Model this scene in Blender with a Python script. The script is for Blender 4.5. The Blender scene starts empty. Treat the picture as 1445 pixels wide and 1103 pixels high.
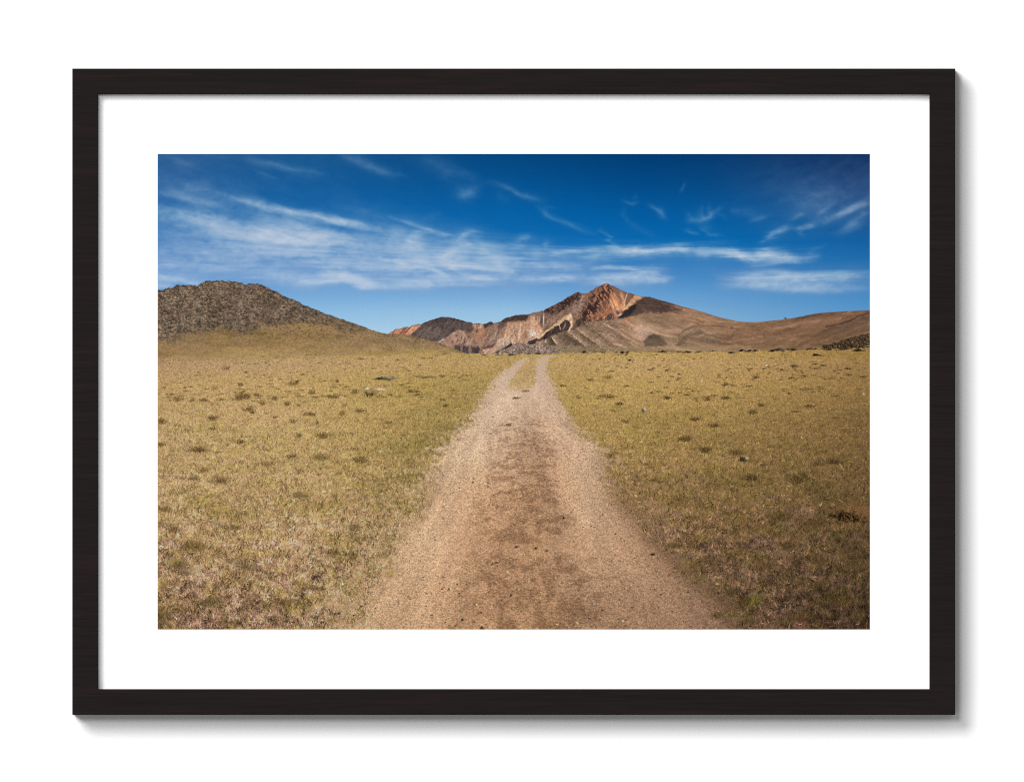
import bpy, bmesh, math, mathutils
import numpy as np, math
# ---------------------------------------------------------------------------
#  The printed landscape: colours of the print, worked out on a fine grid.
#  Coordinates: x to the right, y down, in 1/1445ths of the wall width in view.
# ---------------------------------------------------------------------------
PX0, PY0, PX1, PY1 = 222, 217, 1228, 888
SS = 2
PW, PH = PX1 - PX0, PY1 - PY0
W, H = PW * SS, PH * SS
rng = np.random.default_rng(20240)
F = np.float32
XX = ((np.arange(W, dtype=F) + 0.5) / SS + PX0)[None, :].repeat(H, 0)
YY = ((np.arange(H, dtype=F) + 0.5) / SS + PY0)[:, None].repeat(W, 1)
TAB = rng.random((256, 256)).astype(F)

def noise(x, y, seed=0):
    x = x + seed * 17.31; y = y + seed * 41.77
    xi = np.floor(x); yi = np.floor(y)
    fx = (x - xi).astype(F); fy = (y - yi).astype(F)
    fx = fx * fx * (3 - 2 * fx); fy = fy * fy * (3 - 2 * fy)
    xi = xi.astype(np.int32) & 255; yi = yi.astype(np.int32) & 255
    x1 = (xi + 1) & 255; y1 = (yi + 1) & 255
    a = TAB[yi, xi]; b = TAB[yi, x1]; c = TAB[y1, xi]; d = TAB[y1, x1]
    return (a + (b - a) * fx) * (1 - fy) + (c + (d - c) * fx) * fy

def fbm(x, y, octv=4, seed=0, gain=0.5):
    s = 0.0; a = 1.0; t = 0.0
    for i in range(octv):
        s = s + a * noise(x * 2.03 ** i, y * 2.03 ** i, seed + i * 3 + 1)
        t += a; a *= gain
    return s / t

def sstep(a, b, v):
    t = np.clip((v - a) / (b - a), 0, 1)
    return t * t * (3 - 2 * t)

def window(x0, y0, x1, y1):
    i0 = max(0, int((x0 - PX0) * SS)); i1 = min(W, int((x1 - PX0) * SS) + 1)
    j0 = max(0, int((y0 - PY0) * SS)); j1 = min(H, int((y1 - PY0) * SS) + 1)
    return slice(j0, max(j0, j1)), slice(i0, max(i0, i1))

def polyline_dist(pts, x, y):
    """distance to a polyline and position 0..1 along it"""
    best = np.full(x.shape, 1e9, F); par = np.zeros(x.shape, F)
    pts = np.array(pts, F); n = len(pts) - 1
    for k in range(n):
        ax, ay = pts[k][:2]; bx, by = pts[k + 1][:2]
        dx, dy = bx - ax, by - ay; L = dx * dx + dy * dy + 1e-6
        t = np.clip(((x - ax) * dx + (y - ay) * dy) / L, 0, 1)
        d = np.hypot(x - ax - t * dx, y - ay - t * dy)
        m = d < best
        best = np.where(m, d, best); par = np.where(m, (k + t) / n, par)
    return best, par

def inside(pts, x, y):
    r = np.zeros(x.shape, bool); n = len(pts)
    for k in range(n):
        x0, y0 = pts[k]; x1, y1 = pts[(k + 1) % n]
        if y0 == y1: continue
        c = ((y0 > y) != (y1 > y)) & (x < (x1 - x0) * (y - y0) / (y1 - y0) + x0)
        r ^= c
    return r

def grid_colour(xs, ys, rows, x, y):
    """bilinear table of colours"""
    rows = np.array(rows, F)
    xi = np.interp(x[0], xs, np.arange(len(xs))); yi = np.interp(y[:, 0], ys, np.arange(len(ys)))
    i = np.minimum(xi.astype(int), len(xs) - 2); fx = (xi - i).astype(F)[None, :, None]
    j = np.minimum(yi.astype(int), len(ys) - 2); fy = (yi - j).astype(F)[:, None, None]
    A = rows[j][:, i]; B = rows[j][:, i + 1]; C = rows[j + 1][:, i]; D = rows[j + 1][:, i + 1]
    return (A * (1 - fx) + B * fx) * (1 - fy) + (C * (1 - fx) + D * fx) * fy

def blend(img, sl, col, a):
    a = np.asarray(a, F)[..., None]
    img[sl] = img[sl] * (1 - a) + np.asarray(col, F) * a

img = np.zeros((H, W, 3), F)

# ---------------------------------------------------------------- sky
def paint_sky():
    sl = window(PX0, PY0, PX1, 512); x = XX[sl]; y = YY[sl]
    ys = [217, 260, 300, 340, 380, 410, 440, 470, 512]
    xs = [222, 420, 725, 1000, 1228]
    rows = [
        [(26, 82, 138), (8, 78, 138), (0, 68, 126), (0, 56, 112), (2, 36, 84)],
        [(16, 84, 150), (2, 84, 152), (0, 82, 148), (0, 72, 134), (14, 56, 112)],
        [(14, 96, 168), (8, 96, 168), (0, 96, 168), (0, 90, 160), (14, 76, 138)],
        [(44, 116, 186), (44, 118, 188), (10, 106, 180), (2, 104, 178), (10, 94, 164)],
        [(86, 146, 206), (84, 146, 206), (70, 138, 202), (56, 130, 196), (38, 116, 182)],
        [(98, 158, 214), (108, 166, 218), (112, 166, 216), (88, 152, 208), (66, 138, 198)],
        [(124, 180, 224), (140, 188, 226), (150, 194, 228), (118, 170, 214), (88, 152, 206)],
        [(160, 202, 230), (168, 206, 232), (170, 208, 232), (140, 186, 220), (106, 162, 208)],
        [(165, 205, 232), (175, 210, 234), (178, 210, 232), (150, 190, 222), (112, 166, 210)]]
    img[sl] = grid_colour(xs, ys, rows, x, y)
    img[sl] = img[sl] * .955 + img[sl].mean(2, keepdims=True) * .045
    # cirrus: strokes of thin cloud, points (x, y), half width, strength
    C = [
        ([(215, 256), (278, 266), (341, 281), (395, 294)], 7, .15), ([(330, 279), (395, 294), (431, 302), (475, 311), (511, 317), (530, 321)], 4.2, .48),
        ([(215, 271), (269, 282), (310, 291)], 3, .16), ([(215, 262), (300, 285), (400, 312), (480, 322)], 12, .10),
        ([(215, 296), (269, 306), (305, 315), (341, 327), (395, 337), (452, 344)], 10, .46),
        ([(355, 322), (413, 326), (475, 333), (520, 342)], 7, .34), ([(395, 334), (440, 341), (480, 343)], 10, .34),
        ([(215, 308), (330, 324), (440, 335), (560, 352), (700, 368)], 30, .10),
        ([(215, 335), (330, 350), (450, 362), (560, 375)], 26, .14),
        ([(345, 223), (395, 233), (431, 241), (460, 247)], 4, .15), ([(359, 243), (392, 250)], 2.5, .10), ([(240, 222), (275, 232)], 5, .10),
        ([(215, 390), (255, 394), (290, 399)], 3.0, .36), ([(215, 402), (245, 401)], 4, .3), ([(377, 393), (441, 397), (483, 393), (511, 401), (552, 403), (600, 404)], 5, .40),
        ([(450, 384), (480, 386), (502, 393), (525, 400)], 6, .36), ([(545, 394), (601, 397), (637, 395), (673, 393), (715, 391)], 4, .34),
        ([(600, 402), (640, 401), (690, 401)], 2, .2),
        ([(476, 218), (511, 229), (534, 239), (558, 247)], 5, .20), ([(560, 243), (575, 250)], 3, .08), ([(590, 222), (619, 234), (646, 253)], 9, .13), ([(640, 243), (678, 254)], 4, .10),
        ([(640, 272), (656, 271), (677, 264)], 6, .18), ([(650, 279), (668, 270)], 8, .10), ([(690, 256), (718, 266), (735, 276), (748, 279), (770, 284)], 4.5, .21),
        ([(700, 275), (720, 284)], 6, .06), ([(760, 292), (776, 305), (789, 312), (812, 321), (838, 330)], 4, .20), ([(770, 293), (790, 296)], 2, .1),
        ([(480, 288), (540, 302), (600, 318)], 9, .10),
        ([(552, 306), (576, 314), (601, 323), (628, 330), (658, 335)], 2.6, .26), ([(600, 305), (625, 300)], 4, .06),
        ([(570, 334), (583, 343), (596, 356)], 13, .36), ([(548, 330), (572, 342)], 8, .15), ([(662, 337), (655, 348), (633, 359), (615, 367)], 11, .46), ([(650, 336), (664, 327), (676, 324)], 3, .25),
        ([(664, 340), (684, 352), (709, 368), (740, 374)], 11, .32), ([(475, 342), (560, 352), (640, 362), (735, 372)], 20, .16),
        ([(536, 364), (565, 370), (592, 375), (619, 384), (636, 391)], 2.4, .34), ([(560, 366), (600, 368), (640, 372)], 6, .18),
        ([(624, 372), (637, 377), (655, 375), (691, 379), (720, 380)], 3, .34), ([(640, 382), (673, 391), (700, 395)], 2.4, .26), ([(660, 368), (735, 376)], 14, .16),
        ([(728, 340), (742, 336), (750, 337)], 5, .22), ([(768, 345), (777, 343)], 4, .22), ([(690, 340), (740, 346), (770, 349)], 9, .12),
        ([(740, 357), (794, 356), (825, 354), (850, 352)], 3.6, .36), ([(826, 362), (850, 357), (880, 352)], 4, .3), ([(735, 366), (820, 366), (880, 362)], 12, .14),
        ([(735, 371), (775, 375), (814, 377), (832, 373)], 4, .26), ([(730, 392), (794, 394), (820, 390)], 4.5, .34), ([(740, 384), (800, 388)], 8, .12),
        ([(860, 357), (879, 357), (905, 355), (933, 353), (960, 352), (995, 356)], 4.8, .60), ([(895, 350), (903, 353)], 4, .3),
        ([(990, 356), (1011, 355), (1038, 357), (1062, 363), (1083, 359), (1104, 363), (1128, 363), (1151, 360)], 5.0, .62),
        ([(1050, 371), (1080, 373), (1105, 369)], 5, .26), ([(1060, 354), (1085, 351), (1110, 353)], 4, .2), ([(940, 352), (980, 350), (1030, 352)], 5, .2),
        ([(848, 325), (857, 334), (866, 345), (880, 352)], 2.6, .2), ([(855, 348), (880, 350)], 2, .18),
        ([(832, 380), (861, 377), (888, 380), (913, 384)], 2.4, .40), ([(815, 397), (861, 392), (897, 389), (924, 383), (938, 380)], 5.5, .42), ([(905, 396), (930, 394), (948, 396)], 5, .36),
        ([(830, 398), (870, 398), (920, 396)], 7, .26), ([(935, 388), (955, 391)], 3, .2),
        ([(878, 283), (891, 288), (902, 284)], 2, .16), ([(893, 279), (900, 276)], 2, .10), ([(880, 293), (879, 303), (886, 314), (915, 327), (935, 335)], 3, .09),
        ([(915, 287), (929, 296), (944, 306)], 3, .19), ([(930, 290), (936, 300)], 4, .10), ([(963, 257), (957, 268)], 2, .15), ([(974, 297), (981, 311)], 3, .14),
        ([(976, 308), (993, 311), (1006, 307), (1017, 297)], 3.2, .26), ([(991, 287), (994, 296), (996, 309)], 2.2, .10), ([(1002, 289), (1008, 305)], 3.4, .12), ([(1024, 292), (1018, 302), (1030, 311)], 3, .09), ([(984, 297), (1000, 312)], 4, .10), ([(996, 316), (1010, 326)], 4, .10),
        ([(970, 324), (988, 330)], 2, .24), ([(993, 322), (1004, 331), (1024, 332)], 2.2, .17), ([(1035, 297), (1050, 300)], 4, .08), ([(1061, 314), (1084, 307)], 3, .18), ([(1050, 295), (1070, 310)], 5, .08),
        ([(1080, 335), (1101, 327), (1118, 322)], 3.8, .36), ([(1124, 323), (1150, 314)], 3, .34), ([(1115, 312), (1134, 298)], 3.4, .15), ([(1072, 343), (1090, 331)], 2, .12),
        ([(1166, 308), (1191, 298), (1209, 291), (1232, 282)], 3.8, .34), ([(1183, 326), (1205, 314), (1232, 294)], 5.0, .24), ([(1153, 300), (1177, 285)], 3, .14), ([(1150, 312), (1170, 303)], 5, .12), ([(1128, 330), (1136, 326)], 2, .12),
        ([(1070, 262), (1130, 280), (1180, 290)], 26, .10), ([(1120, 300), (1180, 272), (1232, 258)], 16, .10), ([(1140, 355), (1170, 342)], 2, .1),
        ([(1015, 394), (1050, 392), (1101, 390), (1155, 388), (1200, 386), (1232, 385)], 4.5, .40), ([(1015, 402), (1049, 401), (1082, 403), (1115, 407), (1135, 409), (1169, 409), (1232, 405)], 4.5, .34),
        ([(1040, 397), (1120, 397), (1232, 394)], 8, .30), ([(1075, 383), (1120, 383)], 4, .16), ([(960, 372), (1060, 378)], 12, .08)]
    # a gently bent copy of the coordinates frays the strokes
    ang = np.interp(np.arange(PX0 - 300, PX1 + 300), [222, 600, 800, 900, 1000, 1060, 1228], [.22, .25, .22, .04, -.03, -.22, -.48])
    rise = np.interp(x[0], np.arange(PX0 - 300, PX1 + 300), np.cumsum(np.tan(ang))).astype(F)[None, :]
    across = y - rise * sstep(405, 320, y)
    wx = (fbm(x / 60, across / 18, 3, 5) - .5) * 16
    wy = (fbm(x / 75, y / 45, 2, 7) - .5) * 8 + (fbm(x / 24, across / 8, 3, 11) - .5) * 4.5
    ux = x + wx; uy = y + wy
    fib = .55 * fbm(ux / 34, (across + wy * .7) / 7, 5, 21, .55) + .45 * fbm((ux + across * 1.3) / 26, (across - ux * .12) / 9, 4, 25)
    puff = fbm(ux / 13, uy / 7.5, 5, 27, .6)
    fib = .5 * fib + .5 * puff
    fib2 = fbm(ux / 80, across / 16, 4, 31)
    den = np.zeros(x.shape, F)
    for pts, w, s in C:
        xs_ = [p[0] for p in pts]; ys_ = [p[1] for p in pts]; m = w * 2.6 + 22
        s2 = window(min(xs_) - m, min(ys_) - m, max(xs_) + m, min(505, max(ys_) + m))
        w = w * (1.25 if min(xs_) > 800 and w > 3.5 else 1.08); s = min(.8, s * 1.22)
        d, t = polyline_dist(pts, ux[s2], uy[s2])
        thick = 0.75 + 1.0 * fib2[s2]
        k = np.exp(-(d / (w * thick)) ** 1.7)
        end = np.minimum(1, .35 + 2.6 * np.minimum(t, 1 - t))
        den[s2] = 1 - (1 - den[s2]) * (1 - np.clip(s * k * end * np.clip(.25 + 1.4 * fib[s2], 0, 1.7), 0, .95))
    haze = sstep(-38, 40, y - np.interp(x[0], [222, 480, 620, 720], [312, 326, 338, 352])[None, :]) * sstep(425, 375, y) * np.interp(x[0], [222, 600, 800, 950], [1, .95, .5, 0])[None, :]
    veil = .15 * sstep(420, 240, y) * np.interp(x[0], [222, 420, 640, 900, 1000, 1228], [1, .8, .2, 0, .2, .9])[None, :]
    den = 1 - (1 - den) * (1 - .52 * haze * (fib * .75 + fib2 * .5) ** 1.2) * (1 - veil * (.4 + 1.2 * fib))
    thin = sstep(.0, .6, den)[..., None]
    col = np.array((158, 158, 192), F) * (1 - thin) + np.array((212, 215, 225), F) * thin
    blend(img, sl, 0, 0)
    img[sl] = img[sl] * (1 - den[..., None]) + col * den[..., None]
    img[sl] *= (1 + (noise(x * 1.1, y * 1.1, 77) - .5)[..., None] * .022)

# ---------------------------------------------------------------- stones by cells
def cells(x, y, seed):
    """F1, F2 and a random value per nearest cell"""
    xi = np.floor(x).astype(np.int32); yi = np.floor(y).astype(np.int32)
    f1 = np.full(x.shape, 9, F); f2 = np.full(x.shape, 9, F); rid = np.zeros(x.shape, F); rx = np.zeros(x.shape, F); ry = np.zeros(x.shape, F)
    for a in (-1, 0, 1):
        for b in (-1, 0, 1):
            cx = xi + a; cy = yi + b
            jx = TAB[(cy * 7 + seed) & 255, (cx * 3 + seed * 5) & 255]; jy = TAB[(cy * 5 + seed * 3) & 255, (cx * 11 + seed) & 255]
            dx = x - cx - jx; dy = y - cy - jy
            d = np.hypot(dx, dy).astype(F)
            m = d < f1
            f2 = np.where(m, f1, np.minimum(f2, d)); f1 = np.where(m, d, f1)
            r = TAB[(cy * 13 + seed * 7) & 255, (cx * 17 + seed * 2) & 255]
            rid = np.where(m, r, rid); rx = np.where(m, dx, rx); ry = np.where(m, dy, ry)
    return f1, f2, rid, rx, ry

def rubble(x, y, size, seed):
    """brightness 0..~1.6 of a slope of loose stones, lit from upper right"""
    out = 0; wsum = 0
    for q, (k, wt) in enumerate(((1.0, .50), (.5, .24), (1.8, .26))):
        wx = x + (fbm(x / 6, y / 5, 4, seed + 60 + q) - .5) * 9; wy = y + (fbm(x / 6, y / 5, 4, seed + 70 + q) - .5) * 7
        u = (wx + wy * .55) / (size * k * 1.75); v = (wy - wx * .30) / (size * k * .8)
        f1, f2, r, rx, ry = cells(u, v, seed + q * 3)
        edge = .45 + .55 * sstep(-.05, .34, f2 - f1)
        lit = np.clip(.85 + (rx * .8 - ry * .9), .3, 1.7)
        out = out + wt * (.40 + .60 * edge) * lit * (.5 + 1.0 * r)
    return out * (.75 + .5 * fbm(x / 1.4, y / 1.1, 2, seed + 80)), r

HILL = [(200, 412), (222, 410), (232, 408.4), (238, 405), (244, 405.6), (248, 402), (255, 403), (257, 400.5), (261.5, 401.5), (271, 402), (277.5, 403), (282, 400), (288, 398), (292, 396), (303, 396.6), (308.6, 395), (314, 395), (325, 396.6), (337.6, 398.7), (346, 401.5), (351.5, 400), (369.5, 401.5), (373.6, 404), (386, 410), (400, 416.7), (415, 423.6), (434.6, 432.6), (455, 441), (483, 450.6), (508, 459), (524.6, 465.8), (545, 470.7), (567, 472), (582, 473.6), (598.7, 477.5), (612, 482), (624, 485.8), (637.5, 490.2), (648.5, 495.2), (660, 499)]
RIDGE = [(545, 472), (550, 469.7), (557.7, 464.7), (566.6, 463), (573, 461), (577, 462), (584, 458), (595, 457), (606.4, 451.5), (617.5, 448.7), (623, 447), (637.5, 448), (646, 450.4), (656, 453), (667, 456), (682, 457), (686.6, 456), (693.3, 453.6), (696.6, 456), (705.5, 454.2), (713, 448.7), (730, 444.5), (742, 443.7), (751, 441.5), (767.5, 438.2), (774, 433.7), (782, 430.4), (790.7, 426), (801.8, 418.8), (811.8, 413.8), (816, 411.8), (820.6, 413.5), (827.5, 414.5), (834, 410.5), (842, 405), (850, 402.2), (855.4, 399.7), (862, 402.2), (871, 406.6), (882, 411.6), (897.5, 416), (908.6, 419), (916, 418.7), (926, 421.6), (942, 426), (959, 431.6), (976.6, 436), (993, 440.4), (1015, 447.6), (1037.5, 452.6), (1054, 454.6), (1070.7, 454.3), (1087, 452.6), (1105.5, 451), (1109, 448.7), (1112, 449.8), (1130, 447), (1146.4, 443.2), (1163, 441.2), (1190.7, 439.3), (1213, 438.2), (1240, 437.4)]
PLAIN = [(200, 506), (222, 505), (350, 503), (500, 500), (640, 498.5), (690, 499), (760, 499), (800, 497.5), (960, 496.5), (1030, 497), (1075, 494.5), (1150, 493), (1200, 491), (1240, 489)]
def curve(pts, x):
    return np.interp(x, [p[0] for p in pts], [p[1] for p in pts]).astype(F)

def zone(sl, pts, col, a=1.0, soft=1.2, warp=1.6, seed=0, tex=None):
    """soft-edged patch of colour inside an outline"""
    xs_ = [p[0] for p in pts]; ys_ = [p[1] for p in pts]; m = soft * 2 + warp + 2
    s = window(min(xs_) - m, min(ys_) - m, max(xs_) + m, max(ys_) + m)
    x = XX[s] + (fbm(XX[s] / 4, YY[s] / 4, 3, 100 + seed) - .5) * warp * 3; y = YY[s] + (fbm(XX[s] / 4, YY[s] / 4, 3, 130 + seed) - .5) * warp * 3
    ins = inside(pts, x, y); d, _ = polyline_dist(list(pts) + [pts[0]], x, y)
    sd = np.where(ins, d, -d)
    k = sstep(-soft, soft, sd) * a
    if tex is not None: k = k * tex[s]
    k = k * MTN[s]
    blend(img, s, col, k)

def line(pts, w, col, a=1.0, warp=1.0, seed=0, mask=None, taper=True):
    xs_ = [p[0] for p in pts]; ys_ = [p[1] for p in pts]; m = w * 2.5 + warp + 2
    s = window(min(xs_) - m, min(ys_) - m, max(xs_) + m, max(ys_) + m)
    x = XX[s] + (fbm(XX[s] / 5, YY[s] / 5, 3, 160 + seed) - .5) * warp * 3; y = YY[s] + (fbm(XX[s] / 5, YY[s] / 5, 3, 190 + seed) - .5) * warp * 3
    d, t = polyline_dist(pts, x, y)
    k = np.exp(-(d / w) ** 2) * a
    if taper: k = k * np.minimum(1, 4 * np.minimum(t, 1 - t) + .2)
    if mask is not None: k = k * mask[s]
    blend(img, s, col, k)

MTN = np.zeros((H, W), F)
def paint_mountain():
    sl = window(540, 395, PX1, 505); x = XX[sl]; y = YY[sl]
    top = curve(RIDGE, x[0])[None, :] + (fbm(x / 3, y * 0, 3, 3) - .5) * 2.0 * np.interp(x[0], [550, 900, 940], [1, 1, .25])[None, :]
    MTN[sl] = sstep(-.35, .35, y - top)
    m = MTN[sl]
    base = grid_colour([540, 600, 700, 800, 860, 900, 960, 1040, 1120, 1228], [400, 430, 455, 470, 485, 500],
        [[(150, 110, 85)] * 4 + [(150, 95, 65), (130, 95, 70), (120, 92, 70), (120, 92, 66), (120, 92, 66), (100, 74, 52)],
         [(150, 110, 85)] * 4 + [(160, 100, 66), (130, 98, 74), (124, 96, 72), (122, 94, 68), (112, 86, 62), (104, 78, 56)],
         [(160, 105, 80), (110, 88, 78), (140, 104, 82), (130, 100, 78), (140, 100, 72), (142, 118, 90), (138, 110, 84), (134, 104, 74), (122, 92, 68), (120, 90, 64)],
         [(165, 112, 85), (110, 90, 80), (168, 118, 88), (122, 100, 78), (118, 98, 74), (156, 128, 102), (136, 110, 84), (128, 98, 72), (116, 88, 64), (104, 80, 56)],
         [(165, 112, 85), (130, 100, 85), (160, 125, 102), (112, 96, 74), (122, 100, 76), (148, 122, 94), (126, 104, 80), (126, 98, 72), (116, 90, 64), (106, 80, 56)],
         [(150, 110, 85), (130, 100, 85), (140, 112, 95), (126, 106, 78), (128, 108, 78), (134, 112, 80), (130, 108, 76), (128, 104, 68), (116, 92, 60), (108, 84, 54)]], x, y)
    img[sl] = img[sl] * (1 - m[..., None]) + base * m[..., None]
    # broken, slope-wise streaks used as a mask for bare rock
    st = fbm((x + y * .8) / 3.0, (y - x * .3) / 12, 4, 41)
    sv = fbm(x / 2.2, y / 16, 4, 43)
    sd = fbm((x - y * .9) / 2.6, (y + x) / 16, 4, 45)
    big = np.ones((H, W), F)
    def full(a):
        b = big.copy(); b[sl] = a; return b
    tex_s = full(np.clip(.35 + 1.3 * sstep(.3, .7, st), 0, 1)); tex_v = full(np.clip(.3 + 1.3 * sstep(.3, .7, sv), 0, 1)); tex_d = full(np.clip(.3 + 1.3 * sstep(.3, .7, sd), 0, 1))
    Z = lambda pts, col, a=1., soft=1.2, warp=1.4, tex=None, seed=0: zone(sl, pts, col, a, soft, warp, seed, tex)
    # orange ridge far left
    Z([(545, 474), (550, 468), (566, 462), (584, 457), (597, 455), (580, 473)], (190, 128, 96), 1, .8, .5)
    for i, (a, b) in enumerate([((557, 466), (553, 472)), ((571, 462), (563, 472)), ((579, 461), (570, 472)), ((575, 461), (567, 472))]): line([a, b], 1.0, (130, 74, 52), .75, .3)
    for a, b in [((590, 459), (576, 473)), ((585, 459), (574, 471))]: line([a, b], 1.2, (226, 172, 132), .7, .3)
    # dark hump
    Z([(578, 475), (596, 456), (617, 446), (640, 446), (668, 455), (690, 458), (676, 468), (668, 472), (656, 466), (648, 464), (636, 474), (628, 484), (600, 480)], (90, 75, 70), .95, 1.4, 1.6)
    Z([(585, 474), (605, 458), (618, 462), (625, 478), (600, 479)], (112, 98, 92), .5, 3, 2, tex_s)
    for k in range(26):
        px = rng.uniform(592, 664); py = rng.uniform(450, 474)
        line([(px, py), (px - rng.uniform(-2, 5), py + rng.uniform(2, 6))], rng.uniform(.5, 1.2), [(56, 45, 46), (134, 108, 92), (60, 48, 48), (118, 96, 84)][k % 4], .7, .6, k, MTN)
    Z([(600, 453), (617, 448), (640, 448), (655, 453), (640, 455), (615, 455)], (62, 50, 48), .6, 2, 2, tex_v)
    # pale cone in front of the hump
    Z([(618, 483), (630, 476), (640, 470), (648, 465), (655, 469), (664, 482), (672, 500), (640, 499)], (166, 128, 108), .9, 1.6, 1.6)
    Z([(622, 482), (630, 480), (640, 476), (648, 480), (648, 490), (634, 490)], (178, 128, 102), .7, 2, 2, tex_v)
    line([(629, 478), (640, 470), (648, 466), (654, 470), (660, 478)], 1.1, (196, 158, 132), .8)
    line([(619, 484), (623, 480), (628, 478)], 1.2, (222, 200, 184), .8)
    for k in range(16):
        px = rng.uniform(638, 658); py = rng.uniform(470, 482)
        line([(px, py), (px + rng.uniform(-1, 2), py + rng.uniform(2, 5))], rng.uniform(.5, 1.2), (78, 60, 58) if k % 3 else (206, 160, 140), .7, .6, k)
    Z([(639, 489), (650, 485), (660, 487), (672, 490), (676, 499), (650, 499)], (74, 64, 66), .9, 1.5, 1.8, tex_v)
    Z([(670, 492), (675, 488), (677, 493), (674, 499), (669, 499)], (62, 54, 56), .9, 1.2, 1)
    # saddle with ochre
    Z([(666, 456), (682, 456), (684, 470), (682, 482), (674, 484), (664, 474), (666, 464)], (176, 126, 94), .85, 2, 2, tex_v)
    Z([(668, 457), (684, 456), (680, 464), (670, 464)], (196, 150, 116), .75, 1.5, 1.5, tex_v)
    Z([(681, 459), (690, 454), (696, 454), (694, 460), (684, 464)], (66, 52, 50), .95, 1, 1)
    Z([(690, 458), (704, 456), (716, 458), (706, 474), (694, 490), (684, 490), (688, 470)], (132, 104, 88), .8, 2, 1.5)
    for k in range(16):
        px = rng.uniform(688, 712); py = rng.uniform(458, 474)
        line([(px, py), (px - 5, py + 12)], rng.uniform(.5, .9), (186, 154, 130) if k % 2 else (98, 76, 66), .5, .6, k)
    # dark cap on the long ridge
    Z([(703, 456), (713, 447), (730, 443), (746, 442), (745, 451), (735, 454), (718, 455)], (70, 54, 46), .95, 1.1, 1.4)
    Z([(705, 455), (716, 455), (714, 462), (702, 462)], (86, 70, 64), .8, 1.5, 1.5)
    # ochre face
    Z([(716, 456), (735, 454), (745, 451), (752, 452), (766, 460), (768, 472), (760, 482), (742, 486), (716, 486), (700, 480), (708, 468)], (186, 142, 110), .9, 2.5, 2)
    Z([(748, 458), (758, 454), (764, 462), (764, 470), (752, 470)], (200, 150, 112), .8, 2, 1.5)
    for k in range(34):
        px = rng.uniform(712, 764); py = rng.uniform(454, 470)
        sl_ = (px - 738) * -.08
        c = [(222, 186, 156), (166, 120, 94), (150, 112, 92), (214, 172, 138)][k % 4]
        line([(px, py), (px - sl_ * 1.5, py + 8), (px - sl_ * 4, py + rng.uniform(10, 18))], rng.uniform(.5, 1.1), c, .55, .6, k)
    Z([(746, 466), (754, 464), (757, 472), (748, 476)], (212, 198, 186), .8, 2, 1.5)
    line([(726, 458), (727, 470), (729, 480)], 1.0, (126, 100, 88), .7)
    line([(763, 470), (758, 476), (744, 481)], 2.2, (224, 196, 164), .75)
    # pale mound at the foot
    Z([(700, 486), (702, 478), (714, 475), (724, 478), (728, 484), (722, 490), (706, 494)], (190, 160, 132), .9, 1.6, 1.2)
    for k in range(7): line([(705 + k * 3, 478), (704 + k * 3.2, 488)], .6, (156, 128, 104) if k % 2 else (222, 198, 170), .6, .5, k)
    Z([(682, 494), (700, 489), (706, 494), (694, 500), (682, 500)], (200, 156, 126), .8, 2, 1.2)
    Z([(680, 491), (690, 487), (698, 486), (696, 490), (684, 493)], (98, 66, 58), .8, 1, 1.2)
    # upper brown slope and its white gully
    Z([(752, 443), (768, 438), (800, 422), (818, 414), (828, 416), (822, 434), (808, 446), (800, 446), (772, 474), (766, 466)], (128, 99, 80), .9, 1.5, 1.5)
    for k in range(22):
        px = rng.uniform(770, 808); py = rng.uniform(434, 452)
        line([(px, py), (px - 6, py + 8), (px - 10, py + 16)], rng.uniform(.5, 1), (164, 132, 108) if k % 2 else (96, 74, 62), .5, .6, k)
    for k in range(14):
        px = rng.uniform(748, 768); line([(px, 445), (px + rng.uniform(-1, 1), 456)], rng.uniform(.5, 1.2), (206, 168, 138) if k % 2 else (84, 66, 58), .7, .6, k)
    line([(767.5, 439), (767.2, 450), (766.6, 461)], .8, (222, 198, 176), .9, .3)
    Z([(806, 440), (812, 428), (820, 416), (826, 416), (824, 430), (816, 444)], (146, 122, 104), .7, 2, 1.5)
    line([(822, 416), (820, 426), (817, 434)], 1, (186, 162, 144), .6)
    # dark crest
    Z([(767, 440), (775, 432), (790, 425), (812, 412), (820, 412), (816, 418), (806, 428), (796, 436), (786, 440), (776, 442)], (98, 68, 58), .9, 1.3, 1.6)
    for k in range(44):
        t = rng.random(); px = 770 + 48 * t; py = 437 - 24 * t + rng.uniform(0, 13)
        line([(px, py), (px - rng.uniform(0, 3), py + rng.uniform(1, 4))], rng.uniform(.6, 1.6), [(42, 32, 32), (50, 36, 34), (140, 92, 70)][k % 3], .8, .8, k, MTN)
    # bright tan ledge and the dark wall beneath it
    Z([(757, 481), (766, 471), (782, 458), (796, 446), (806, 442), (809, 450), (808, 460), (801, 470), (806, 456), (800, 451), (790, 458), (776, 466), (766, 474)], (212, 170, 124), .95, 1.2, 1.0)
    Z([(798, 447), (806, 446), (808, 458), (803, 466), (805, 456), (800, 451)], (216, 186, 150), .65, 1.2, 1)
    Z([(759, 481), (768, 472), (778, 464), (789, 458), (797, 452), (803, 453), (806, 458), (802, 465), (791, 468), (780, 473), (764, 482)], (64, 51, 49), .95, .9, 1)
    for k in range(22):
        t = rng.random(); px = 764 + 40 * t; py = 479 - 20 * t + rng.uniform(-2, 4)
        line([(px, py), (px - 2, py + 3)], rng.uniform(.4, .9), (128, 98, 80) if k % 2 else (36, 28, 30), .7, .5, k)
    line([(789, 457), (791, 466)], .6, (206, 180, 152), .8, .3); line([(798, 453), (797, 461), (794, 467)], .9, (168, 132, 104), .7, .8); line([(780, 464), (776, 471)], .7, (140, 110, 90), .6, .6)
    Z([(743, 484), (750, 479), (757, 477), (761, 480), (752, 486), (745, 486)], (58, 48, 48), .95, .9, 1)
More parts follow.
